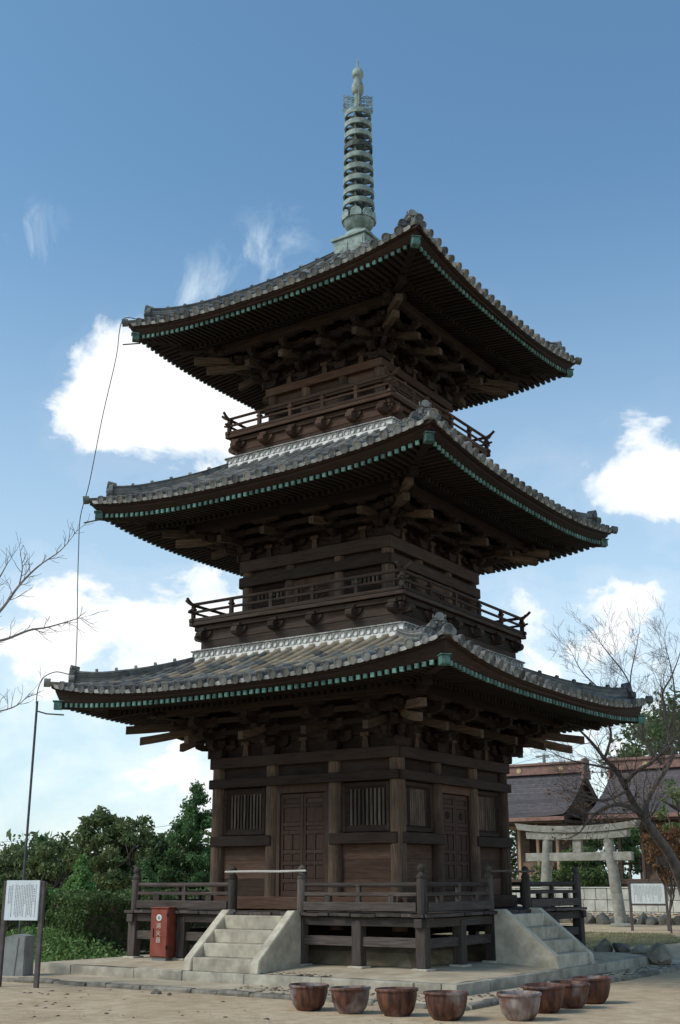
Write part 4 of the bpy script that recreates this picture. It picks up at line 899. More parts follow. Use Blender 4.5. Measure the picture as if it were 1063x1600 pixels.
# ================================================================== NOTICE BOARDS
def text_columns(w_, h, ncol, title_cols, seed, blank=()):
    """columns of small upright strokes like handwriting set in columns"""
    rd = random.Random(seed); m = MB()
    pitch = w_*.86/ncol
    for c in range(ncol):
        if c in blank: continue
        x = w_*.43-pitch*(c+.5); big = c in title_cols
        g_ = pitch*(.78 if big else .60); z = h*.40-rd.uniform(0, .06)*h-(0.08*h if big else 0); zend = -h*(rd.uniform(.05, .2) if big else rd.choice((.42, .42, .40, .1)))
        while z > zend:
            for _ in range(3): a = rd.uniform(-.5, .5)*g_; m.box(x-g_*.42, x+g_*.42, -.0008, 0, z+a*.8-.0016*(1.6 if big else 1), z+a*.8+.0016*(1.6 if big else 1))
            for _ in range(2): a = rd.uniform(-.4, .4)*g_; m.box(x+a-.0014, x+a+.0014, -.0008, 0, z-g_*.4, z+g_*.4)
            z -= g_*(1.5 if big else 1.22)
    return m
# left board: white panel on two brown posts
t = thing('notice_board', 'white notice board with columns of dark writing beside the concrete block', 'notice board', (-2.86, -7.45, -.31), R(16))
for s, xx in ((-1, -.40), (1, .40)):
    m = MB(); m.cbox(xx-.045, xx+.045, .02, .09, 0, 1.87, .008); obj('post', m, 'post', t)
m = MB(); m.cbox(-.36, .36, -.012, .016, 1.17, 1.885, .004); panel = obj('panel', m, 'white', t)
obj('lettering', text_columns(.72, .71, 17, (1,), 3, (13,)), 'print', panel, loc=(0, -.0135, 1.53))
# right board: framed, wider
t = thing('notice_board', 'dark-framed white notice board standing beside the stone gate', 'notice board', (.65, 16.5, -.08), R(8))
for s in (-1, 1):
    m = MB(); m.cbox(s*.60-.04, s*.60+.04, -.03, .04, -.1, 1.60, .006); obj('post', m, 'post', t)
for z in (.86, 1.57):
    m = MB(); m.cbox(-.56, .56, -.025, .035, z-.03, z+.03, .006); obj('frame_rail', m, 'post', t)
m = MB(); m.cbox(-.56, .56, -.01, .012, .89, 1.54, .004); panel = obj('panel', m, 'white', t)
obj('lettering', text_columns(1.10, .64, 20, (0, 9), 5), 'print', panel, loc=(0, -.0115, 1.215))

# concrete block behind the left board
m = MB(); m.prism([(-.27, 0), (.25, 0), (.235, .82), (.0, .86), (-.26, .80)], -.22, .22, 'y'); me0 = m.mesh('m')
bm = bmesh.new(); bm.from_mesh(me0); bmesh.ops.bevel(bm, geom=bm.edges[:], offset=.02, segments=2, affect='EDGES'); bm.to_mesh(me0); bm.free()
t = thing('concrete_block', 'tall grey concrete block behind the left notice board', 'concrete block', (-4.62, -5.88, -.33), R(22))
obj('slab', me0, 'concrete', t); m = MB(); m.cbox(.0, .035, -.235, -.18, .0, .80, .005, M=Matrix.Rotation(R(4), 4, 'Y')); obj('rib', m, 'concrete', t)

# ================================================================== LIGHTNING CONDUCTOR
t = thing('lightning_conductor', 'thin dark pole and cable climbing past the left roof corners', 'lightning conductor', (-5.42, -5.2, -.30))
T = Matrix.Translation((5.42, 5.2, .30))
m = MB(); m.tube([(-5.42, -5.2, -.30), (-5.42, -5.2, 5.45)], .027, 8); obj('pole', m, 'wire', t, M=T)
m = MB(); m.tube([(-5.42, -5.2, 5.23), (-5.2, -5.1, 5.16), (-4.8, -4.95, 5.12)], .017, 6); obj('arm', m, 'wire', t, M=T)
m = MB(); m.tube([(-4.92, -4.62, 9.74), (-4.5, -4.5, 9.78)], .018, 6); obj('arm', m, 'wire', t, M=T)
m = MB(); m.tube([(-4.46, -4.15, 14.50), (-4.0, -4.0, 14.47)], .018, 6); obj('arm', m, 'wire', t, M=T)
PTS = []
def unpix(px, py, yv):
    d = fw + r2*(px-531.5)/1810.92 - u2*(py-800)/1810.92; c = Vector((14.994, -23.19, 1.5463)); return c + d*((yv-c.y)/d.y)
CABLE = [(-5.46, -5.2, 5.40), (-5.43, -5.19, 5.75), (-5.30, -5.15, 6.00), (-5.10, -5.05, 6.10), (-4.95, -4.98, 6.09), (-4.78, -4.93, 6.04), (-4.66, -4.90, 6.03), (-4.60, -4.88, 6.12), (-4.60, -4.88, 6.4), (-4.66, -4.86, 7.2), (-4.75, -4.84, 8.0), (-4.85, -4.80, 9.0), (-4.93, -4.75, 9.75), (-4.85, -4.74, 10.2), (-4.72, -4.72, 10.7), (-4.55, -4.60, 12.4), (-4.42, -4.40, 14.0), (-4.44, -4.32, 14.75), (-4.40, -4.30, 15.03), (-4.28, -4.26, 15.16), (-4.0, -4.0, 15.12)]
def smooth_path(p, n=6):
    o_ = []; p = [Vector(q) for q in p]
    for i in range(len(p)-1):
        a, b, c, d = p[max(i-1, 0)], p[i], p[i+1], p[min(i+2, len(p)-1)]
        for j in range(n):
            s = j/n; o_.append(0.5*((2*b)+(c-a)*s+(2*a-5*b+4*c-d)*s*s+(3*b-a-3*c+d)*s**3))
    return o_+[p[-1]]
m = MB(); m.tube(smooth_path(CABLE), .0115, 5); obj('cable', m, 'wire', t, M=T)

# ================================================================== GLAZED BOWLS
pot = MB(); pot.lathe([(0, 0.0), (.15, 0), (.172, .02), (.222, .09), (.254, .20), (.270, .29), (.270, .335), (.288, .345), (.292, .365), (.282, .385), (.262, .385), (.248, .36), (.238, .25), (.19, .10), (.12, .06), (0, .055)], 32)
pot = smesh(pot, 50); pot.materials.append(MT['pot'])
wat = MB(); wat.lathe([(0, .30), (.242, .30)], 24); wat = wat.mesh('m')
wm, wt, wb = new_mat('still_water'); wb.inputs['Base Color'].default_value = (.02, .022, .02, 1); wb.inputs['Roughness'].default_value = .06; wat.materials.append(wm)
for (x, y, s), lab in zip(((3.97, -7.72, 1.0), (4.75, -7.74, 1.0), (5.53, -7.70, 1.02), (6.36, -7.74, 1.04), (7.23, -7.18, 1.02), (7.10, -6.08, 1.05), (7.16, -5.32, 1.03), (7.16, -4.40, 1.04)),
        ('leftmost brown glazed bowl on the sand', 'second brown bowl from the left on the sand', 'third brown bowl from the left on the sand', 'fourth brown bowl from the left, last before the gap',
         'bowl streaked whitish grey, nearest of the right-hand four', 'brown bowl just behind the nearest of the right-hand four', 'third brown bowl back in the right-hand row', 'farthest and rightmost brown glazed bowl')):
    o = obj('glazed_bowl', pot, None, None, (x, y, -.315), (R(random.uniform(-1.6, 1.6)), R(random.uniform(-1.6, 1.6)), random.uniform(0, 6))); s *= 1.07; o.scale = (s*random.uniform(.97, 1.03), s, s*random.uniform(.86, .92))
    tag(o, lab, 'bowl', 'brown bowls lined up in front of the pagoda')
    o['ash'] = dict(zip(range(8), (.36, .50, .10, .34, .70, .04, .36, .08)))[len([q for q in bpy.data.objects if q.name.startswith('glazed_bowl')])-1]
    obj('water', wat, None, o)

# ================================================================== STONE GATE (torii)
t = thing('stone_gate', 'weathered granite shrine gate with upcurved lintel', 'stone gate', (-3.05, 19.6, -.08))
for s in (-1, 1):
    m = MB(); m.tube([(s*1.50, 0, 0), (s*1.46, 0, .6), (s*1.22, 0, 3.12)], [.225, .215, .185], 18); obj('pillar', smesh(m), 'torii', t)
    m = MB(); m.lathe([(0, -.05), (.42, -.05), (.42, .08), (.36, .14), (.24, .16), (0, .16)], 20, M=Matrix.Translation((s*1.50, 0, 0))); obj('footing', smesh(m, 40), 'torii', t)
def curved_beam(hl, z0, hgt, up_, dep, slant):
    m = MB(); n = 16; vv = []
    for i in range(n+1):
        f_ = -1+2*i/n; x = f_*hl; z = z0+up_*abs(f_)**2.4; a = slant*f_
        vv += [(x, -dep, z), (x, dep, z), (x+a, dep, z+hgt), (x+a, -dep, z+hgt)]
    ff = [(4*i+q, 4*i+4+q, 4*i+4+(q+1) % 4, 4*i+(q+1) % 4) for i in range(n) for q in range(4)]+[(0, 1, 2, 3), (4*n+3, 4*n+2, 4*n+1, 4*n)]
    m.add(vv, ff); return m
obj('upper_lintel', curved_beam(2.36, 3.37, .24, .15, .24, .10), 'torii', t)
obj('under_lintel', curved_beam(2.02, 3.11, .255, .07, .18, .02), 'torii', t)
m = MB(); m.cbox(-2.12, 2.12, -.12, .12, 2.34, 2.64, .012); obj('tie_beam', m, 'torii', t)
m = MB(); m.cbox(-.17, .17, -.10, .10, 2.645, 3.11, .01); obj('centre_strut', m, 'torii', t)

# ================================================================== BLOCK WALL, BANK, ROCKS
wall = thing('block_wall', 'low wall of pale squared stone blocks in front of the shrines', 'wall', (-4, 26.2, .1))
m = MB(); m.box(-10.9, 12.9, .06, .40, 0, 1.10); obj('mortar', m, 'concrete', wall)
for c in range(3):
    x = -11+.3*c; 
    while x < 13:
        l_ = random.uniform(.50, .72); z0 = .02+c*.385 if c else .0
        m = MB(); m.cbox(x+.008, x+l_-.008, random.uniform(-.02, .0), .10, [-.1, .19, .66][c]+.008, [.19, .66, 1.135][c]-.008, .02); obj('stone_block', m, 'block', wall); x += l_
m = MB(); m.cbox(-11, 13, -.04, .44, 1.136, 1.19, .012); obj('coping', m, 'block', wall)
def rock_mesh(sx, sy, sz, seed):
    rd = random.Random(seed); bm = bmesh.new(); bmesh.ops.create_icosphere(bm, subdivisions=3, radius=1)
    ph = [Vector((rd.gauss(0, 1), rd.gauss(0, 1), rd.gauss(0, 1))).normalized() for _ in range(13)]; cut = [rd.uniform(.55, .85) for _ in ph]
    for v in bm.verts:
        for p, c in zip(ph, cut):
            d = v.co.dot(p)
            if d > c: v.co -= p*(d-c)*.9
        q = v.co.copy(); v.co += q*(.26*mnoise.noise(q*1.5+Vector((seed, 0, 0)))+.12*mnoise.noise(q*3.4+Vector((0, seed, 0)))+.05*mnoise.noise(q*8))
        v.co = Vector((v.co.x*sx, v.co.y*sy, v.co.z*sz))
    me = bpy.data.meshes.new('rock'); bm.to_mesh(me); bm.free(); me.shade_smooth(); me.set_sharp_from_angle(angle=R(38)); return me
BIG = [((3.80, 4.55, .02), (.24, .26, .25), 'mossy brown boulder tight behind the right-hand stairs'), ((4.0, 5.75, .09), (.0, 0, 0), None),
       ((4.25, 4.55, .0), (.34, .25, .24), 'broad blue-grey boulder at the platform edge'), ((4.75, 4.45, -.03), (.34, .25, .20), 'low pinkish boulder between two greyer ones at the platform edge'), ((5.28, 4.05, -.06), (.33, .30, .25), 'rounded dark boulder at the right end of the platform')]
for i, (p, s, lab) in enumerate(BIG):
    if lab: tag(obj('boulder', rock_mesh(*s, 20+i), 'rock', None, p, (0, 0, i*1.1)), lab, 'boulder', 'boulders along the platform edge')
# border stones below the bank: a row behind the gate
bank = MB(); nb_ = 40
tagb = []
ORD = ['first', 'second', 'third', 'fourth', 'fifth', 'sixth', 'seventh', 'eighth', 'ninth', 'tenth', 'eleventh', 'twelfth', 'thirteenth', 'fourteenth', 'fifteenth']
x = -7.6; cnt = {}; zone_rows = []
while x < 2.6:
    w_ = random.uniform(.40, .72); h = random.uniform(.26, .40); zone_rows.append((x+w_/2, w_, h)); x += w_*1.0
for i, (xc, w_, h) in enumerate(zone_rows):
    o = obj('border_stone', rock_mesh(w_*.60, .32, h, 50+i), 'rock', None, (xc, 21.9+random.uniform(-.12, .12), ground_z(xc, 21.9)+h*.30), (0, 0, random.uniform(-.3, .3)))
    if xc < -4.55: n_z = sum(1 for q in zone_rows if xc <= q[0] < -4.55); lab = 'border stone on the bank, %s to the left of the gate\'s left pillar' % ORD[n_z-1]
    elif xc < -1.55: n_z = sum(1 for q in zone_rows if -4.55 <= q[0] <= xc); lab = 'border stone on the bank, %s from the left between the gate pillars' % ORD[n_z-1]
    else: n_z = sum(1 for q in zone_rows if -1.55 <= q[0] <= xc); lab = 'border stone on the bank, %s to the right of the gate\'s right pillar' % ORD[n_z-1]
    tag(o, lab, 'stone', 'border stones below the block wall')

# ================================================================== SHRINES
def shrine(name, label, x0, x1, open_front):
    """gabled shrine: ridge along x at y=33, front eave at y=30"""
    cx = (x0+x1)/2; hx = (x1-x0)/2
    t = thing(name, label, 'shrine', (cx, 32.2, .6)); T = Matrix.Translation((-cx, -32.2, -.6))
    # roof: curved slope as overlapping shingle courses
    def prof(s):   # s 0 ridge ..1 eave ; returns (y,z) for the front slope
        return 33-3.15*s, 6.75-2.25*(1.45*s-.45*s*s)
    m = MB(); nc = 26
    rows = []
    for side in (1, -1):
        for i in range(nc):
            a = i/nc; b = (i+1)/nc
            ya, za = prof(a); yb, zb_ = prof(b); ya, yb = 33+(ya-33)*side, 33+(yb-33)*side
            vv = []; ff = []; nu = 8
            for j in range(nu+1):
                f_ = -1+2*j/nu; fl = lambda s: hx*f_*(1+.03*s) 
                lz = .10*abs(f_)**3*b
                vv += [(cx+fl(a), ya, za-.02+lz), (cx+fl(b), yb, zb_+.012+lz), (cx+fl(b), yb, zb_-.02+lz)]
            for j in range(nu): q = 3*j; ff += [(q, q+1, q+4, q+3)[::side], (q+1, q+2, q+5, q+4)[::side]]
            m.add(vv, ff)
    rf = obj('roof', m, 'shingle', t, M=T)
    m = MB(); ye, ze_ = prof(1)
    m.cbox(cx-hx*1.03, cx+hx*1.03, ye-.01, ye+.14, ze_-.22, ze_-.025, .02); obj('eave_board', m, 'ridge_red', rf)
    m = MB(); m.box(cx-hx*1.02, cx+hx*1.02, ye+.14, 36.0, ze_-.30, ze_-.16); obj('soffit', m, 'swood', rf)
    # ridge box with crests and end ornaments
    m = MB(); m.cbox(cx-hx*.97, cx+hx*.97, 32.72, 33.28, 6.72, 7.16, .02); obj('ridge', m, 'ridge_red', rf)
    m = MB(); m.cbox(cx-hx, cx+hx, 32.62, 33.38, 7.16, 7.30, .03); obj('ridge_cap', m, 'ridge_red', rf)
    for f_ in (-.5, .5):
        m = MB(); m.lathe([(0, .02), (.13, .02), (.14, 0)], 16, M=Matrix.Translation((cx+hx*f_, 32.715, 6.95)) @ Matrix.Rotation(R(90), 4, 'X')); obj('crest', m, 'gold', rf)
    for s in (-1, 1):
        m = MB(); xx = cx+s*hx*.985; m.prism([(32.5, 6.4), (33.5, 6.4), (33.36, 7.05), (33.42, 7.35), (33, 7.45), (32.58, 7.35), (32.64, 7.05)], min(xx, xx+s*.12), max(xx, xx+s*.12), 'x'); obj('ridge_end', m, 'ridge_red', rf)
        # gable boards
        m = MB(); vv = []; n = 14
        for side in (1, -1):
            for i in range(n):
                a, b = i/n, (i+1)/n; (ya, za), (yb, zb_) = prof(a), prof(b); ya, yb = 33+(ya-33)*side, 33+(yb-33)*side
                xa, xb = cx+s*hx*(1+.03*a), cx+s*hx*(1+.03*b)
                m.add([(xa-s*.10, ya, za-.05), (xb-s*.10, yb, zb_-.05), (xb-s*.10, yb, zb_-.40), (xa-s*.10, ya, za-.40), (xa-s*.02, ya, za-.05), (xb-s*.02, yb, zb_-.05), (xb-s*.02, yb, zb_-.40), (xa-s*.02, ya, za-.40)],
                      [(0, 1, 2, 3), (7, 6, 5, 4), (3, 2, 6, 7), (0, 4, 5, 1)], .3)
        obj('gable_board', m, 'swood', rf)
        m = MB(); m.prism([(30.6, 4.5), (35.4, 4.5), (33, 6.7)], cx+s*hx*.86-.03, cx+s*hx*.86+.03, 'x'); obj('gable_wall', m, 'swood', rf)
    # timber podium, posts, walls
    for i, (za, zb_) in enumerate(((0.30, 1.10), (1.12, 1.36), (1.38, 1.62))):
        m = MB(); 
        xx = cx-hx*.9
        while xx < cx+hx*.9-.1:
            l_ = min(2.0, cx+hx*.9-xx); m.cbox(xx, xx+l_-.02, 30.5-.05*i, 35.4, za, zb_, .01); xx += l_
        obj('podium_board', m, 'swood', t, M=T)
    pm = 'swood_pale' if open_front else 'swood'
    for f_ in ((-.62, -.2, .22, .66) if open_front else (-.74, -.44, .3, .7)):
        m = MB(); m.cbox(cx+hx*f_-.07, cx+hx*f_+.07, 30.85, 30.99, 1.62, 4.35, .01); obj('post', m, pm, t, M=T)
    m = MB(); m.cbox(cx-hx*.8, cx+hx*.8, 30.83, 31.01, 3.95, 4.12, .01); obj('lintel', m, pm, t, M=T)
    m = MB(); m.box(cx-hx*.62, cx+hx*.62, 32.6, 34.6, 1.62, 4.6); obj('sanctuary', m, 'swood', t, M=T)
    for s in (-1, 1):
        m = MB(); 
        for j in range(3): m.cbox(cx+hx*(.18*j-.30), cx+hx*(.18*j-.30)+.42, 32.54, 32.598, 2.2, 3.6, .01)
    obj('lattice_doors', m, 'door', t, M=T)
    # steps up to the sanctuary
    for i in range(6):
        m = MB(); m.cbox(cx-hx*.28+hx*(.0 if open_front else -.10), cx+hx*.42-hx*(.0 if open_front else .10), 31.0+.22*i, 32.6, 1.60+.20*i, 1.80+.20*i, .01); obj('step', m, 'swood_pale' if open_front else 'swood', t, M=T)
    # side railing
    for s in (-1, 1):
        m = MB(); xx = cx+s*hx*.80
        for zz in (2.0, 2.3, 2.55): m.cbox(xx-.03, xx+.03, 31.1, 35, zz, zz+.06, .005)
        for yy in (31.2, 32.5, 34): m.cbox(xx-.05, xx+.05, yy, yy+.1, 1.62, 2.75, .005)
        obj('side_railing', m, 'swood', t, M=T)
    # stepped brackets under the eave corners
    for f_ in (-.70, .70):
        m = MB()
        for i in range(4): m.cbox(cx+hx*f_-.12-.13*i, cx+hx*f_+.12+.13*i, 30.72-.04*i, 31.1, 3.62+.15*i, 3.75+.15*i, .01)
        obj('eave_bracket', m, 'swood', t, M=T)
    return t
shrine('shrine', 'brown-roofed shrine with pale posts, between pagoda and stone gate', -12.75, -8.05, True)
shrine('shrine', 'brown-roofed dark timber shrine behind the bare tree at right', -6.65, .6, False)

# ================================================================== VEGETATION
def crown_points(c, rad, n, clumps, seed, csize, shell=0.55, low=-1.0):
    rd = np.random.default_rng(seed)
    d = rd.normal(size=(clumps, 3)); d /= np.linalg.norm(d, axis=1)[:, None]
    d[:, 2] = np.where(d[:, 2] < low, -d[:, 2], d[:, 2])
    rr = rd.uniform(shell, 1.0, (clumps, 1))**0.7; C_ = d*rr*np.array(rad)+np.array(c)
    sz = csize*rd.uniform(.6, 1.4, clumps)
    per = rd.choice(clumps, n, p=sz**2/(sz**2).sum())
    off = rd.normal(size=(n, 3)); off /= np.linalg.norm(off, axis=1)[:, None]; off *= (rd.uniform(0, 1, (n, 1))**.45)*sz[per][:, None]; off[:, 2] *= .75
    tone = rd.uniform(0, .55, clumps)[per]+rd.uniform(0, .45, n)
    return C_[per]+off, tone, C_
def limb(m, a, b, r0, r1, rd, wob=.06, n=5):
    a, b = Vector(a), Vector(b); l_ = (b-a).length; pts = []
    for i in range(n+1):
        t_ = i/n; p = a.lerp(b, t_)
        if 0 < i < n: p += Vector((rd.uniform(-1, 1), rd.uniform(-1, 1), rd.uniform(-.4, .4)))*l_*wob
        pts.append(p)
    m.tube(pts, [r0+(r1-r0)*i/n for i in range(n+1)], 6); return pts
def at(px, py, Dp):
    d = fw + r2*(px-531.5)/1810.92 - u2*(py-800)/1810.92; return Vector((14.994, -23.19, 1.5463)) + d*Dp
def broadleaf(name, label, base, h, rad, leafm, seed, n=9000, lsize=.17, group=None, clumps=70):
    rd = random.Random(seed); t = thing(name, label, 'shrub' if 'shrub' in name else 'tree', base, 0, group); tk = .012 if name == 'autumn_shrub' else .028
    cz = h-rad[2]; P_, tone, C_ = crown_points((0, 0, cz), rad, n, clumps, seed, rad[0]*.27)
    m = MB(); top = limb(m, (0, 0, -.3), (rd.uniform(-.2, .2), rd.uniform(-.2, .2), cz+rad[2]*.6), h*tk, h*.006, rd, .03, 7)
    for i in range(16):
        s = top[rd.randrange(2, 7)]; limb(m, s, C_[rd.randrange(len(C_))], h*.010, h*.003, rd)
    obj('trunk', smesh(m, 80), 'bark', t)
    obj('crown', leaf_mesh('crown', P_, lsize, tone), leafm, t); return t
def conifer(name, label, base, h, r0, seed, n=9000, lsize=.15, leafm='leaf_con', group=None):
    rd = np.random.default_rng(seed); rp = random.Random(seed); t = thing(name, label, 'tree', base, 0, group)
    nb_ = 90; zt_ = rd.uniform(.08, 1, nb_)**.9; ang = rd.uniform(0, 2*np.pi, nb_); rr = r0*(1-zt_)**.95*rd.uniform(.72, 1.10, nb_)+.08
    m = MB(); limb(m, (0, 0, -.3), (0, 0, h), h*.022, h*.003, rp, .008, 6)
    per = rd.choice(nb_, n, p=(rr+.15)/(rr+.15).sum()); f = rd.uniform(.15, 1, n)**.7
    cx = np.cos(ang[per])*rr[per]*f; cy = np.sin(ang[per])*rr[per]*f; cz = zt_[per]*h+rr[per]*f*.25
    P_ = np.stack([cx, cy, cz], 1)+rd.normal(size=(n, 3))*np.array([.10, .10, .09])*(h/5)
    for i in range(0, nb_, 3): m.tube([(0, 0, zt_[i]*h), (math.cos(ang[i])*rr[i]*.9, math.sin(ang[i])*rr[i]*.9, zt_[i]*h+rr[i]*.22)], [.03, .01], 4)
    obj('trunk', m, 'bark', t); obj('crown', leaf_mesh('crown', P_, lsize, rd.uniform(0, .5, nb_)[per]+rd.uniform(0, .5, n), aspect=.4), leafm, t); return t
G = 'trees beyond the hedge'
LT = [  # px, D, top py, crown width px, kind
]
broadleaf('broadleaf_tree', 'tall loose broadleaf tree with sky showing through its middle', (-22.3, 13.8, -.4), 5.15, (1.25, 1.25, 2.2), 'leaf_olive', 11, 9000, .19, G, 60)
broadleaf('broadleaf_tree', 'rounded dark broadleaf tree right of the tall loose one', (-20.9, 14.3, -.4), 4.65, (1.35, 1.35, 2.1), 'leaf_a', 12, 9000, .17, G)
broadleaf('broadleaf_tree', 'olive-tinged bushy tree above the left notice board', (-24.0, 13.0, -.4), 4.05, (1.35, 1.35, 2.1), 'leaf_olive', 13, 9000, .17, G)
broadleaf('broadleaf_tree', 'low dark tree at the left edge of the picture', (-25.9, 12.0, -.4), 3.55, (1.2, 1.2, 1.9), 'leaf_a', 14, 8000, .17, G)
broadleaf('broadleaf_tree', 'brownish-green tree filling in below the conifer top', (-19.5, 15.6, -.4), 3.9, (1.2, 1.2, 2.0), 'leaf_olive', 15, 8000, .17, G)
conifer('conifer', 'tall pointed green conifer close against the pagoda wall', (-18.75, 15.8, -.4), 5.85, 3.0, 16, 22000, .17, 'leaf_con', G)
conifer('conifer', 'second conifer tucked behind the tall one at the pagoda', (-16.9, 17.0, -.4), 5.1, 1.35, 17, 8000, .17, 'leaf_con', G)
conifer('conifer', 'small dark conifer peeking over at far left', (-25.3, 13.2, -.4), 3.9, .8, 18, 5000, .15, 'leaf_con', G)
conifer('young_tree', 'bright green young tree above the hedge gap', (-19.9, 10.4, -.4), 2.9, 1.1, 19, 6000, .13, 'leaf_bright', G)
conifer('young_tree', 'bright green young tree beside the pagoda above the hedge', (-15.2, 13.7, -.4), 3.3, 1.2, 20, 7000, .13, 'leaf_bright', G)
conifer('young_tree', 'mid-green young tree in front of the loose broadleaf', (-17.6, 11.6, -.4), 2.7, 1.0, 23, 6000, .13, 'leaf_con', G)
broadleaf('shrub_tree', 'dense shrub tree seen through the gap beside the pagoda', (-13.2, 14.8, -.4), 3.6, (1.2, 1.2, 1.7), 'leaf_a', 24, 7000, .14, G)
broadleaf('broadleaf_tree', 'large olive-green tree rising behind the right shrine', (tuple(at(1068, 1150, 72))[0], tuple(at(1068, 1150, 72))[1], -.3), 12.9, (4.4, 4.0, 5.4), 'leaf_olive', 21, 22000, .30, 'trees around the shrines', 110)
broadleaf('broadleaf_tree', 'dark evergreen showing between the two shrines', (-9.6, 39.5, -.3), 5.6, (1.9, 1.9, 2.6), 'leaf_con', 22, 10000, .22, 'trees around the shrines', 70)
broadleaf('broadleaf_tree', 'green tree seen through the open shrine posts', (-15.2, 38.0, -.3), 6.4, (2.4, 2.4, 3.0), 'leaf_a', 25, 10000, .22, 'trees around the shrines', 70)
broadleaf('evergreen_shrub', 'dark rounded evergreen shrub behind the stone gate', (-7.0, 29.0, .3), 2.9, (1.1, .9, 1.35), 'leaf_hedge', 26, 9000, .13, 'shrubs behind the block wall', 60)
broadleaf('evergreen_shrub', 'low dark shrub left of the one behind the stone gate', (-8.4, 28.6, .3), 1.9, (1.0, .8, .9), 'leaf_hedge', 27, 6000, .12, 'shrubs behind the block wall', 50)
# a far wood that reads as one mass
P_ = np.stack([rng.uniform(-85, -19, 42000), np.zeros(42000), rng.uniform(0, 1, 42000)], 1)
ridge = 3.0+1.2*np.sin(P_[:, 0]*.7)+.8*np.sin(P_[:, 0]*1.9+1)
P_[:, 1] = 24-P_[:, 0]*.12+rng.normal(size=42000)*1.6; P_[:, 2] = -0.4+P_[:, 2]**.6*ridge
far = P_.copy(); tag(obj('distant_wood', leaf_mesh('far', far, .42, rng.uniform(0, 1, 42000)), 'leaf_a'), 'far belt of green woodland behind the garden trees', 'woodland', None, 'stuff')

def hedge(label, p0, p1, wid, h, seed, n):
    a, b = Vector(p0), Vector(p1); L_ = (b-a).length; ang = math.atan2((b-a).y, (b-a).x)
    t = thing('hedge', label, 'hedge', (a+b)/2, ang, 'clipped hedges'); rd = np.random.default_rng(seed)
    m = MB(); m.box(-L_/2+.16, L_/2-.16, -wid/2+.16, wid/2-.16, .12, h-.14); obj('woody_core', m, 'bark', t)
    u = rd.uniform(size=(n, 3)); P_ = np.stack([(u[:, 0]-.5)*L_, (u[:, 1]-.5)*wid, .03+u[:, 2]*(h-.03)], 1)
    ax = rd.choice(5, n, p=[.34, .16, .12, .08, .30]); dep = rd.exponential(.06, n)
    P_[:, 1] = np.where(ax == 0, -wid/2+dep, P_[:, 1]); P_[:, 1] = np.where(ax == 1, wid/2-dep, P_[:, 1])
    P_[:, 0] = np.where(ax == 2, -L_/2+dep, P_[:, 0]); P_[:, 0] = np.where(ax == 3, L_/2-dep, P_[:, 0]); P_[:, 2] = np.where(ax == 4, h-dep, P_[:, 2])
    P_ += .10*np.sin(P_[:, [1, 2, 0]]*3.3+seed)+.03*np.sin(P_[:, [2, 0, 1]]*11)
    obj('foliage', leaf_mesh('hedge', P_, .085, rd.uniform(0, 1, n), aspect=.62), 'leaf_hedge', t)
hedge('long clipped hedge running behind the veranda', (-7.45, -2.0, -.25), (-7.45, 9.5, -.25), 1.5, 1.48, 31, 34000)
hedge('dark clipped hedge block behind the left notice board', (-13.2, -3.6, -.15), (-8.9, -1.1, -.15), 1.4, 1.42, 32, 20000)
# weeds and self-sown shoots in the gap and along the foot of the hedge
n = 9000; a = rng.uniform(0, 1, n)
wx = -9.2+4.0*rng.uniform(0, 1, n)**1.3*1.0; wy = -2.2+rng.normal(size=n)*.75-(wx+9.2)*.35+.6
hh = .75*np.clip(1.15-((wx+8.0)**2/2.6+(wy+1.9)**2/1.6)*.5, .12, 1)*rng.uniform(.2, 1, n)
clp = rng.uniform(size=(120, 2)); 
W = np.stack([wx+rng.normal(size=n)*.08, wy, -.28+hh], 1)
keep = (W[:, 0] < -5.55) & (W[:, 1] > -4.6); W = W[keep]
tag(obj('weeds', leaf_mesh('weeds', W, .10, rng.uniform(0, 1, len(W)), aspect=.45), 'weed'), 'leafy green weeds sprouting at the gap in the hedge', 'weeds', None, 'stuff')
# young seedlings by the gap as bright uprights
for i, (x, y, h) in enumerate(((-8.6, -1.35, 1.55), (-9.4, .4, 2.1))):
    conifer('seedling', ('leafy bright seedling in the gap between the hedges', 'taller seedling behind the gap between the hedges')[i], (x, y, -.25), h, .62, 40+i, 3500, .09, 'leaf_bright', 'seedlings in the hedge gap')
# lawn behind the platform
m = MB(); pts = []
for i in range(36):
    a = 2*math.pi*i/36; r_ = 1+.10*math.sin(3*a)+.06*math.sin(7*a+1); pts.append((-.6+a*0+math.cos(a)*3.7*r_, 10.6+math.sin(a)*4.2*r_))
m = MB(); m.add([(-.6, 10.6, ground_z(-.6, 10.6)+.012)]+[(x, y, ground_z(x, y)+.012) for x, y in pts]+[(-.6+(x+.6)*.55, 10.6+(y-10.6)*.55, ground_z(-.6+(x+.6)*.55, 10.6+(y-10.6)*.55)+.012) for x, y in pts],
               [(1+i, 1+(i+1) % 36, 37+(i+1) % 36, 37+i) for i in range(36)]+[(0, 37+i, 37+(i+1) % 36) for i in range(36)], 0)
tag(obj('lawn', m, 'lawn'), kind='structure')
n = 11000; a = rng.uniform(0, 2*np.pi, n); r_ = np.sqrt(rng.uniform(0, 1, n))*(1+.1*np.sin(3*a)+.06*np.sin(7*a+1))
gx = -.6+np.cos(a)*3.8*r_; gy = 10.6+np.sin(a)*4.3*r_; gz = np.array([ground_z(x, y) for x, y in zip(gx, gy)])
hb = rng.uniform(.03, .09, n); lean = rng.normal(size=(n, 2))*.03; wv = rng.normal(size=(n, 2)); wv /= np.linalg.norm(wv, axis=1)[:, None]; wv *= .008
b0 = np.stack([gx, gy, gz], 1); z0 = np.zeros(n)
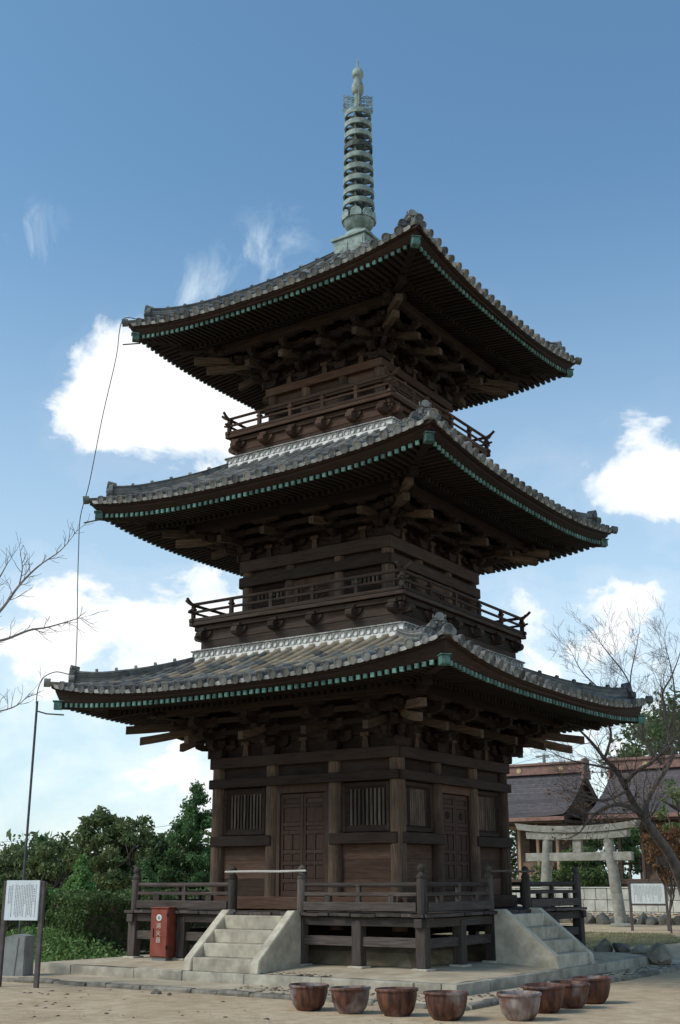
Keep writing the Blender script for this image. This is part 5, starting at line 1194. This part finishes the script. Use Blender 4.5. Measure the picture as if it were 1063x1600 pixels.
V_ = np.stack([b0+np.stack([wv[:, 0], wv[:, 1], z0], 1), b0-np.stack([wv[:, 0], wv[:, 1], z0], 1), b0+np.stack([lean[:, 0], lean[:, 1], hb], 1)], 1).reshape(-1, 3)
tag(obj('grass', np_mesh('grass', V_, np.arange(3*n).reshape(n, 3), rng.uniform(0, 1, n)), 'grass'), 'short dry green grass behind the platform boulders', 'grass', None, 'stuff')

# bare trees
def grow(m, p, d, length, r_, depth, rd, gravity=.02, spread=.6, minr=.006, ends=None):
    n = 4; pts = [Vector(p)]; rads = [r_]; d = Vector(d).normalized()
    for i in range(n):
        d = (d+Vector((rd.gauss(0, .13), rd.gauss(0, .13), rd.gauss(0, .10)+gravity))).normalized()
        pts.append(pts[-1]+d*length/n); rads.append(max(minr*.6, r_*(1-.42*(i+1)/n)))
    m.tube(pts, rads, 6 if r_ > .04 else (4 if r_ > .015 else 3), cap=False)
    if ends is not None and depth <= 1: ends.append(pts[-1])
    if depth == 0: return
    k = rd.choice((2, 3, 3)) if depth > 1 else rd.choice((2, 3, 4))
    for i in range(k):
        j = rd.randrange(1, n+1) if i else n
        ax = d.orthogonal(); ax.rotate(Matrix.Rotation(rd.uniform(0, 6.28), 3, d)); a = rd.uniform(.35, 1.0)*spread if i else rd.uniform(.1, .4)*spread
        nd = (d*math.cos(a)+ax*math.sin(a))
        grow(m, pts[j], nd, length*rd.uniform(.62, .88), rads[j]*rd.uniform(.55, .78) if i else rads[j]*.95, depth-1, rd, gravity, spread, minr, ends)
def bare_tree(label, limbs, seed, depth, root, group, barkm='bark', tw=.9, gravity=.03):
    """limbs: explicit main limbs [(points, r0, r1, twig starts)], twigs grown from them"""
    rd = random.Random(seed); t = thing('bare_tree', label, 'tree', root, 0, group); T = Matrix.Translation((-root[0], -root[1], -root[2]))
    m = MB(); br = MB(); ends = []
    for li, (pts, r0, r1) in enumerate(limbs):
        sp = smooth_path(pts, 5); n = len(sp); rads = [r0+(r1-r0)*i/(n-1) for i in range(n)]
        (m if li == 0 else br).tube(sp, rads, 9 if r0 > .06 else 6)
        i = 3 if li else int(n*.7)
        while i < n:
            d = (sp[min(i+1, n-1)]-sp[i-1]).normalized(); ax = d.orthogonal(); ax.rotate(Matrix.Rotation(rd.uniform(0, 6.28), 3, d)); a = rd.uniform(.5, 1.0)
            dd = d*math.cos(a)+ax*math.sin(a)+Vector((0, 0, .18))
            grow(br, sp[i], dd, tw*rd.uniform(.5, 1.0)*(1.2-.5*i/n), max(.008, min(.022, rads[i]*.35)), depth, rd, gravity, .75, .006, ends); i += rd.choice((1, 1, 2))
        d = (sp[-1]-sp[-2]).normalized(); grow(br, sp[-1], d, tw*.8, r1*.95, depth, rd, gravity, .7, .006, ends)
    obj('trunk', smesh(m, 80), barkm, t, M=T); obj('branches', br, barkm, t, M=T); return t, ends
# right tree: leaning trunk that forks into two, placed well behind the pagoda and in front of the gate
Q = lambda *a: [(at(px, py, dd)) for px, py, dd in a]
limbs_r = [
    (Q((1085, 1450, 36.5), (1072, 1400, 36.5), (1052, 1345, 36.3), (1020, 1298, 36.0), (1008, 1280, 36.0)), .21, .125),
    (Q((1008, 1280, 36.0), (990, 1255, 36.0), (975, 1225, 35.8), (962, 1203, 35.6), (945, 1185, 35.4), (925, 1160, 35.2), (905, 1140, 35.0)), .12, .03),
    (Q((1012, 1284, 36.0), (1010, 1255, 36.2), (1025, 1225, 36.4), (1042, 1200, 36.6), (1052, 1175, 36.8), (1045, 1150, 37.0), (1040, 1120, 37.0)), .11, .035),
    (Q((975, 1225, 35.8), (995, 1205, 35.5), (1020, 1190, 35.2), (1045, 1165, 35.0), (1062, 1135, 34.8)), .075, .02),
    (Q((1002, 1272, 36.0), (975, 1258, 35.7), (950, 1260, 35.4), (930, 1272, 35.2), (915, 1288, 35.0)), .085, .03),
    (Q((980, 1235, 35.8), (955, 1248, 35.4), (935, 1250, 35.0), (915, 1243, 34.8)), .055, .02),
    (Q((962, 1203, 35.6), (930, 1196, 35.0), (900, 1190, 34.6), (870, 1180, 34.2)), .05, .012),
    (Q((945, 1185, 35.4), (955, 1150, 35.2), (950, 1125, 35.0), (957, 1100, 34.8)), .05, .018),
    (Q((1040, 1120, 37.0), (1035, 1085, 37.0), (1048, 1060, 37.0), (1060, 1030, 37.0)), .05, .016),
    (Q((1035, 1195, 36.6), (1008, 1160, 36.8), (1000, 1120, 37.0), (985, 1070, 37.2), (995, 1010, 37.4)), .06, .014),
    (Q((1008, 1160, 36.8), (975, 1120, 37.0), (940, 1080, 37.2), (910, 1050, 37.4), (895, 1022, 37.6)), .045, .010),
    (Q((1000, 1120, 37.0), (980, 1060, 37.3), (950, 1020, 37.5), (935, 1000, 37.6)), .035, .009),
    (Q((1045, 1150, 37.0), (1055, 1100, 37.2), (1050, 1050, 37.4), (1040, 1010, 37.5)), .04, .010),
]
tr, ends = bare_tree('large bare forked tree leaning in front of the right shrine', limbs_r, 5, 3, at(1085, 1450, 36.5), 'bare trees', tw=.78)
# a few dead leaves still hanging
E_ = np.array([tuple(e) for e in ends]); root_r = at(1085, 1450, 36.5)
low = E_[(E_[:, 2] < 4.6)]; pk = low[rng.choice(len(low), min(260, len(low)*2))]+rng.normal(size=(min(260, len(low)*2), 3))*.10
obj('dead_leaves', leaf_mesh('dl', pk-np.array(tuple(root_r)), .09, rng.uniform(0, 1, len(pk)), aspect=.6), 'leaf_autumn', tr)
# rust-coloured shrub against its trunk
for i, (px, py, dd, lab, lm, rad_) in enumerate(((1040, 1330, 37.5, 'rust-leaved shrub at the foot of the leaning bare tree', 'leaf_autumn', (.75, .7, .8)), (1068, 1270, 39, 'olive shrub crown behind the leaning bare trunk', 'leaf_olive', (.9, .8, 1.3)))):
    c = at(px, py, dd); gz_ = ground_z(c.x, c.y); h = c.z-gz_+rad_[2]
    broadleaf('autumn_shrub', lab, (c.x, c.y, gz_), h, rad_, lm, 60+i, 2200, .11, 'shrubs by the bare tree', 26)
# left tree: stands outside the picture, only branch tips reach in
limbs_l = [
    (Q((-330, 1560, 21), (-310, 1350, 21.2), (-270, 1200, 21.4), (-215, 1110, 21.5)), .17, .10),
    (Q((-215, 1110, 21.5), (-120, 1050, 21.4), (-50, 1000, 21.2), (0, 955, 21.0), (30, 915, 21.0), (60, 885, 21.0), (95, 860, 21), (117, 834, 21)), .045, .004),
    (Q((-215, 1110, 21.5), (-120, 1040, 21.2), (-50, 1010, 21.0), (5, 1000, 20.8), (45, 985, 20.8), (75, 980, 20.8), (110, 970, 20.8), (128, 965, 20.8)), .04, .004),
    (Q((-50, 1000, 21.2), (-30, 950, 21.3), (-5, 910, 21.4), (12, 880, 21.5)), .028, .008),
    (Q((-240, 1150, 21.4), (-140, 1130, 21.2), (-50, 1120, 21.0), (5, 1110, 21), (30, 1100, 21), (48, 1082, 21)), .028, .004),
    (Q((30, 915, 21), (35, 890, 21), (33, 870, 21)), .014, .005),
]
bare_tree('bare branches reaching in from the left edge of the picture', limbs_l, 9, 1, at(-330, 1560, 21), 'bare trees', 'bark_pale', tw=.36, gravity=.06)

# ================================================================== SMALL DETAILS
# pebbles, twigs and leaf litter
def scatter(name, label, pts, size, mt, flat=.35, n6=True):
    m = MB(); n = len(pts)
    for x, y, z in pts:
        s = size*random.uniform(.5, 1.5); a = random.uniform(0, 6.28); ca, sa = math.cos(a), math.sin(a); e = random.uniform(.5, 1)
        ring = [(x+s*(ca*math.cos(t_)-sa*e*math.sin(t_)), y+s*(sa*math.cos(t_)+ca*e*math.sin(t_)), z-s*.1) for t_ in [i*math.pi*2/5 for i in range(5)]]
        m.add(ring+[(x+s*.15, y, z+s*flat)], [(0, 1, 5), (1, 2, 5), (2, 3, 5), (3, 4, 5), (4, 0, 5)])
    tag(obj(name, m, mt), label, name.replace('_', ' '), None, 'stuff')
pp = []
for _ in range(2600):
    x, y = random.uniform(-4, 13), random.uniform(-14, -4)
    if not (x < 6.1 and y > -6.65): pp.append((x, y, -.31))
for _ in range(7000):
    x, y = random.uniform(1, 13), random.uniform(-15, -6.7); pp.append((x, y, -.312))
scatter('loose_gravel', 'small pebbles strewn over the sandy ground', pp, .011, 'pebble')
pp = []
for _ in range(420):
    if random.random() < .62: x, y = random.uniform(5.2, 5.75), random.uniform(-5.0, 4.6)
    else: x, y = random.uniform(.9, 5.6), random.uniform(-6.2, -5.25)
    pp.append((x, y, -.258))
for _ in range(170): pp.append((random.uniform(.6, 2.4), -random.uniform(4.1, 5.0), -.065))
for _ in range(140): pp.append((random.uniform(-3, 10), random.uniform(-11, -6.8), -.308))
scatter('leaf_litter', 'dark leaf litter along the foot of the platform', pp, .045, 'debris', .22)
pp = [(random.uniform(-9, 4), random.uniform(22.1, 25.8)) for _ in range(1500)]; scatter('fallen_leaves', 'rusty fallen leaves on the bank below the block wall', [(x, y, ground_z(x, y)+.01) for x, y in pp], .06, 'debris', .2)
for i, (x, y, s) in enumerate(((.25, -7.05, .11), (.62, -7.12, .05))):
    tag(obj('stone', rock_mesh(s, s*.8, s*.6, 90+i), 'rock', None, (x, y, -.29), (0, 0, i)), ('fist-sized grey stone on the sand below the stairs', 'smaller pebble right of the grey stone on the sand')[i], 'stone', 'loose stones on the sand')
# thin overhead wires far behind
t = thing('overhead_wire', 'thin overhead line crossing the sky above the far trees', 'cable', (-40, 22, -.3)); T = Matrix.Translation((40, -22, .3))
a, b = at(-260, 1325, 62), at(420, 1268, 62)
m = MB(); m.tube([a.lerp(b, i/14)-Vector((0, 0, .45*math.sin(math.pi*i/14))) for i in range(15)], .012, 4); obj('cable', m, 'wire', t, M=T)
t = thing('utility_pole', 'slim grey utility pole behind the left shrine roof', 'utility pole', (at(851, 1200, 66).x, at(851, 1200, 66).y, -.3))
zt_ = at(851, 1178, 66).z+.3
m = MB(); m.tube([(0, 0, 0), (0, 0, zt_)], [.16, .09], 8); obj('shaft', m, 'concrete', t)
m = MB(); m.cbox(-.5, .3, -.05, .05, zt_-.15, zt_-.05, .01); obj('cross_arm', m, 'concrete', t)
m = MB(); m.tube([(-14, 3, zt_-1.4), (-7, 1.5, zt_-1.1), (0, 0, zt_-.1)], .012, 4); obj('wire', m, 'wire', t)
print('objects', len(bpy.data.objects))
